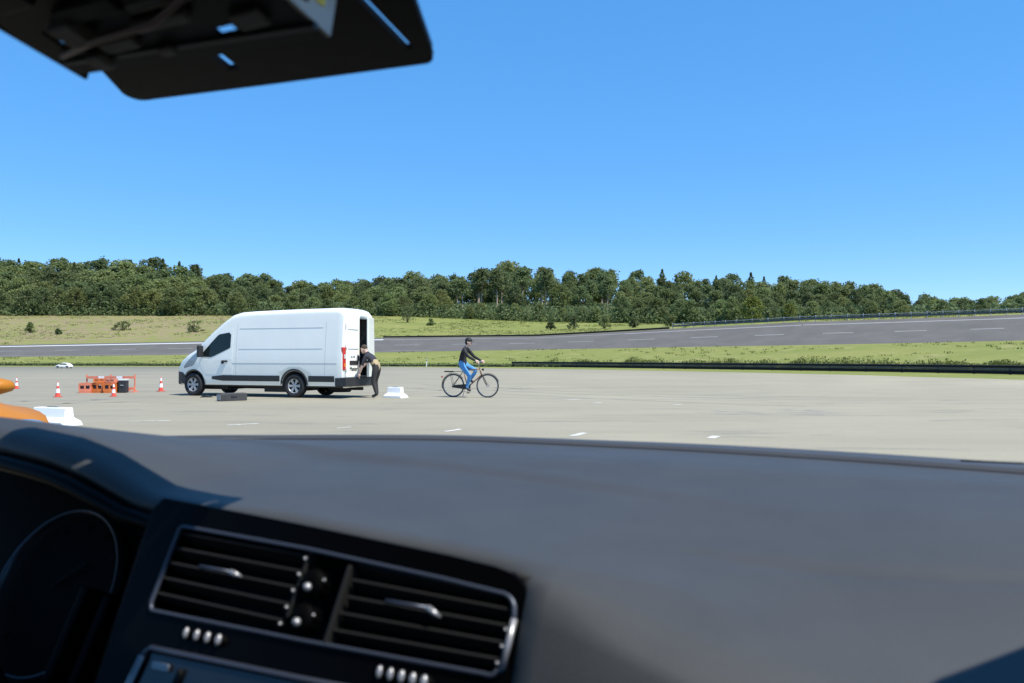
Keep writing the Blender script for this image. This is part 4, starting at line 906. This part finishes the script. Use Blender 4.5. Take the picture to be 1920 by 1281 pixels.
m = MB(); m.box((.020, -.003, -.004), (.0035, .057, .014), Matrix.Rotation(R(-4), 4, 'Z')); vpart('divider', m, M_SLAT, .001)
m = MB(); m.box((-.0215, .003, -.0075), (.003, .05, .012), Matrix.Rotation(R(-5), 4, 'Z')); vpart('divider', m, M_SLAT, .001)
for a, b in ((-.007, .0075), (-.008, -.0179)):
    m = MB(); m.lathe([(.001, .004), (.0085, .004), (.0105, .001), (.0105, -.010)], 24, Matrix.Translation((a, b, 0)))
    for k in range(14): an = 2 * PI * k / 14; m.box((a + .0105 * math.cos(an), b + .0105 * math.sin(an), -.003), (.0012, .0012, .010))
    dl_ = vpart('dial', m, M_VENT); glint_bead(a - .0015, b - .004, .0034, .004); glint_bead(a + .0098, b + .003, .0013, .002)
for (a0, b0, a1, b1, a2, b2) in ((.0591, .0034, .0948, .0034, .1035, -.0011), (-.1145, .0054, -.0815, .0047, -.0729, .003)):
    m = MB(); m.tube([(a0, b0, .003), (a1, b1, .004)], .0016, 6); vpart('adjuster_tab', m, M_TRIM)
    m = MB(); m.tube([(a1 - .001, b1, .004), (lerp(a1, a2, .6), lerp(b1, b2, .6), .004), (a2, b2, .001)], [.0024, .0022, .0008], 8); vpart('adjuster_glint', m, M_SILV)  # highlight on the tab's end, painted in silver
for (a0, a1, b, n) in ((-.1085, -.0725, -.0448, 4), (.0655, .1045, -.0432, 5)):
    m = MB(); m.rings([[(x, b + r_ * math.cos(t), r_ * .8 * math.sin(t)) for t in [2 * PI * k / 12 for k in range(12)]] for x, r_ in ((a0 - .004, .002), (a0, .0045), (a1, .0045), (a1 + .004, .002))]); vpart('thumb_wheel', m, M_VENT)
    for k in range(n):
        x = lerp(a0 + .002, a1 - .002, k / (n - 1)); m = MB(); m.ell((x, b, .0036), (.0022 + .0006 * k / n, .0046, .0022), nu=10, nv=6); vpart('lit_rib', m, M_SILV)  # light caught by the wheel ribs is put into their silver colour
# head unit frame under the vents
unit = empty('head_unit'); unit.parent = car; unit.matrix_local = VM
m = MB(); m.tube([(-.1485, -.115, .003), (-.1395, -.064, .003), (-.1360, -.0605, .003), (0, -.0585, .003), (.16, -.0545, .003)], .0024, 8); m.build('bezel', M_TRIM, unit)
m = MB(); m.tube([(-.1490, -.118, .0045), (-.1402, -.067, .0045)], .0027, 8); m.build('bezel_edge', M_SILV, unit)
m = MB(); m.add([(-.135, -.064, .0015), (.16, -.058, .0015), (.16, -.15, .0015), (-.145, -.15, .0015)], [(0, 1, 2, 3)]); m.build('screen', mat('screen_glass', (.006, .007, .009), .15), unit)
m = MB(); m.box((-.1198, -.0715, .004), (.016, .0055, .003)); m.build('button', mat('button_grey', (.45, .46, .47), .4), unit, bevel=.001)
m = MB(); m.tube([(-.100, -.070, .004), (-.102, -.086, .004)], .0022, 8); m.build('knob_highlight', M_SLAT, unit)  # upright highlight put in as a grey rod

M_TICK = mat('tick_grey', (.008, .008, .008), .6, spec=.1)
# instrument cluster to the left
cl = empty('instrument_cluster'); cl.parent = car
gc = Vector((-.845, .60, .940)); gA = Vector((1, 0, 0)); gB = Vector((0, math.sin(R(28)), math.cos(R(28)))); gN = gA.cross(gB)
cl.matrix_local = Matrix(((gA.x, gB.x, gN.x, gc.x), (gA.y, gB.y, gN.y, gc.y), (gA.z, gB.z, gN.z, gc.z), (0, 0, 0, 1)))
m = MB(); m.lathe([(.088, -.004), (.090, .002), (.0925, .003), (.095, -.004)], 56); m.build('gauge_ring', mat('gauge_ring', (.05, .052, .06), .35, .7), cl)
m = MB(); m.lathe([(.001, -.010), (.088, -.010)], 40); m.build('gauge_face', M_VENT, cl)
m = MB(); m.box((.018, .012, -.007), (.05, .002, .002), Matrix.Rotation(R(38), 4, 'Z')); m.build('needle', M_TICK, cl)
for k in range(11):
    a = R(225 - 27 * k); m = MB(); m.box((.075, 0, -.008), (.008, .0014, .002), Matrix.Rotation(a, 4, 'Z')); m.build('tick_mark', M_TICK, cl)
m = MB(); m.box((-.02, 0, -.03), (.60, .30, .02)); m.build('cluster_back', M_VENT, cl)
m = MB(); m.box((.12, -.055, .03), (.012, .12, .06)); m.box((.155, -.05, .03), (.012, .10, .06)); m.build('side_fin', mat('navy_plastic', (.002, .0024, .0035), .6, spec=.05), cl, bevel=.003)
ha = MB(); ha.rings([[(s, yb_ + dy, pad_z(s, yb_, 0) + dz) for dy, dz in ((.004, -.012), (-.006, -.018), (.0, -.026), (.10, -.040), (.10, -.020))] for s, yb_ in [(lerp(-1.2, -.55, i / 20), sm(REAR_S, REAR_Y, lerp(-1.2, -.55, i / 20), .03)) for i in range(21)]]); ha.build('hood_lip', M_FASC, car)
m = MB(); m.rings([[(x, y + .012 * math.cos(t), z + .012 * math.sin(t)) for t in [2 * PI * k / 12 for k in range(12)]] for x, y, z in ((-.80, .50, .90), (-.70, .45, .90), (-.56, .40, .905))]); sk = m.build('column_stalk', M_VENT, car)
m = MB(); m.ell((-.5535, .398, .9055), (.012, .012, .012)); m.build('stalk_tip', mat('stalk_tip', (.2, .19, .19), .4), sk)
for sx, ln_ in ((-1.16, 'door_trim'), (.46, 'door_trim')):
    m = MB(); m.box((sx, -.45, .62), (.06, 1.9, .80)); m.build(ln_, M_LIN, car, bevel=.02)
m = MB(); m.box((-.35, -1.42, .85), (1.6, .08, 1.2)); m.build('rear_shade_wall', M_LIN, car)  # unseen wall added, like the door panels, to darken reflections in the fascia
m = MB(); m.box((-.35, -.4, .25), (1.6, 2.0, .06)); m.build('cabin_floor', M_LIN, car)
# lower dash body, roof, pillars and windscreen
m = MB(); m.box((-.37, .66, .60), (1.55, .30, .40)); m.build('lower_dash', M_VENT, car, bevel=.03)
HD_S = [-1.0, -.7, -.34, -.30, -.02, .04, .15, .22, .27, .29]; HD_Y = [.36, .39, .41, .41, .39, .37, .34, .30, .22, .05]
rf = MB(); rr = []
for i in range(61):
    s = lerp(-1.0, .29, i / 60); ye = interp(HD_S, HD_Y, s); ho = 1.46 + .02 * (1 - ((s + .37) / .66) ** 2)
    rr.append([(s, ye, ho), (s, ye - .02, ho - .012), (s, .0, ho + .01), (s, -1.4, ho), (s, -1.4, ho + .05), (s, 0, ho + .06), (s, ye + .01, ho + .02)])
rf.rings(rr); rf.build('roof', M_LIN, car)
ap = MB()
ap.tube([(.214, .25, 1.46), (.258, .47, 1.31), (.39, .80, 1.08), (.42, .9, .98)], [.042, .06, .05, .05], 8); ap.build('windscreen_pillar', M_LIN, car)
ap = MB(); ap.tube([(-1.0, .38, 1.46), (-1.10, .50, 1.25), (-1.16, .60, 1.05)], .03, 8); ap.build('windscreen_pillar', M_LIN, car)
gm = bpy.data.materials.new('clear_windscreen'); gm.use_nodes = True; gn = gm.node_tree.nodes; gn.remove(gn['Principled BSDF']); tb = gn.new('ShaderNodeBsdfTransparent'); tb.inputs[0].default_value = (1, 1, 1, 1); gm.node_tree.links.new(tb.outputs[0], gn['Material Output'].inputs[0])
ws = MB(); rr = []
for i in range(31):
    s = lerp(-1.14, .40, i / 30); ye = interp(HD_S, HD_Y, s * .84 - .06) ; yf = sm(FAR_S, FAR_Y, s) + .035
    rr.append([(lerp(s, s * .84 - .06, t), lerp(yf, ye + .02, t) + .05 * math.sin(PI * t), lerp(1.06, 1.475, t)) for t in [k / 8 for k in range(9)]])
ws.rings(rr, closed=False, caps=False); ws.build('windscreen', gm, car)

# ================================================================== sensor unit hanging behind the windscreen
M_PLATE = mat('plate_black', (.0012, .0012, .0016), .5, spec=.08); M_CASE = mat('case_dark', (.0035, .0028, .0024), .5, spec=.15, var=.5, vscale=20); M_ALU = mat('case_end_alu', (.40, .40, .37), .5, .2, var=.2, vscale=30)
un = empty('sensor_unit', (0, 0, 0), -TH); tag(un, 'dark slotted mounting plate with a metal device box hanging at the top of the windscreen', 'sensor unit')
tl = R(12); pc = Vector((-.3198, .5301, 1.4283)); PA = Vector((1, 0, 0)); PS = Vector((0, math.cos(tl), -math.sin(tl))); PN = PA.cross(PS)
def pm(c): return Matrix(((PA.x, PS.x, PN.x, c.x), (PA.y, PS.y, PN.y, c.y), (PA.z, PS.z, PN.z, c.z), (0, 0, 0, 1)))
PMx = pm(pc)
out = [(.034, -.080), (.031, -.0693)] + [(.0120, -.013)] + arc(-.003, -.008, .0115, 10, 85, 5) + [(-.153, -.0066), (-.284, -.0165)] + arc(-.2835, -.0290, .0125, 95, 200, 6) + [(-.2817, -.0627), (-.262, -.11), (-.25, -.16), (.06, -.16)]
m = MB(); m.prism(out, 0, .005, PMx); po = m.build('mounting_plate', M_PLATE, un)
def slot(a0, s0, a1, s1, wd): 
    q = MB(); d = Vector((a1 - a0, s1 - s0, 0)); L = d.length; T = PMx @ Matrix.Translation(((a0 + a1) / 2, (s0 + s1) / 2, 0)) @ Matrix.Rotation(math.atan2(d.y, d.x), 4, 'Z')
    q.prism([(L / 2 * 1, -wd / 2), (L / 2, wd / 2), (-L / 2, wd / 2), (-L / 2, -wd / 2)], -.02, .03, T); return q
cut(po, [slot(-.0035, -.0183, -.0038, -.105, .0065), slot(-.1606, -.0557, -.1618, -.035, .0105), slot(-.142, -.079, -.114, -.079, .015)])
bc = Vector((-.3144, .4009, 1.3974)); BM = pm(bc)
m = MB(); m.prism([(-.185, -.13), (0, -.13), (0, 0), (-.2037, -.0168), (-.205, -.06)], 0, .003, BM); cb = m.build('case_floor', M_CASE, un)
def bslot(a0, s0, a1, s1, wd):
    q = MB(); d = Vector((a1 - a0, s1 - s0, 0)); L = d.length; q.box((0, 0, 0), (L, wd, .05), BM @ Matrix.Translation(((a0 + a1) / 2, (s0 + s1) / 2, 0)) @ Matrix.Rotation(math.atan2(d.y, d.x), 4, 'Z')); return q
cut(cb, [bslot(-.064, -.027, -.048, -.027, .008), bslot(-.1783, -.063, -.1793, -.0455, .007)])
m = MB(); m.box((.0015, -.065, .028), (.003, .13, .052), BM); ce = m.build('case_end', M_ALU, un)
m = MB(); m.box((.0036, -.0165, .021), (.001, .012, .011), BM); m.build('yellow_sticker', mat('sticker_yellow', (.75, .65, .05), .5), ce)
m = MB(); m.box((.0036, -.0275, .012), (.002, .005, .006), BM); m.build('connector', M_PLATE, ce)
m = MB(); m.box((-.206, -.07, .005), (.003, .12, .009), BM); m.build('case_side', M_CASE, un)
m = MB(); m.box((-.10, -.015, .0), (.205, .004, .004), BM @ Matrix.Rotation(R(4.7), 4, 'Z')); m.build('case_edge', mat('case_edge', (.02, .02, .02), .45, .3), un)
for (a, s, L, wd) in ((-.12, -.075, .05, .012), (-.16, -.10, .03, .02), (-.05, -.09, .03, .016)):
    m = MB(); m.box((a, s, -.004), (L, wd, .006), BM); m.build('case_rib', M_CASE, un, bevel=.001)
for x in (-.27, -.05): m = MB(); m.box((x, -.12, .025), (.03, .02, .05), PMx); m.build('bracket', M_PLATE, un)

M_HARD = mat('hardware_grey', (.02, .018, .017), .5, .2, var=.4, vscale=40)
for (a, s, L, wd, hh) in ((-.135, -.040, .030, .010, .005), (-.085, -.052, .045, .008, .006), (-.030, -.035, .022, .014, .004), (-.165, -.030, .014, .014, .007), (-.060, -.070, .060, .006, .008), (-.110, -.024, .012, .008, .004), (-.150, -.062, .02, .02, .010)):
    m = MB(); m.box((a, s, -hh / 2), (L, wd, hh), BM); m.build('fitting', M_HARD, un, bevel=.001)
m = MB(); m.tube([tuple(BM @ Vector(p)) for p in ((-.19, -.04, -.002), (-.14, -.055, -.010), (-.08, -.060, -.012), (-.03, -.075, -.008), (-.02, -.11, -.004))], .0022, 7); m.build('cable', mat('cable_maroon', (.03, .008, .008), .6), un)
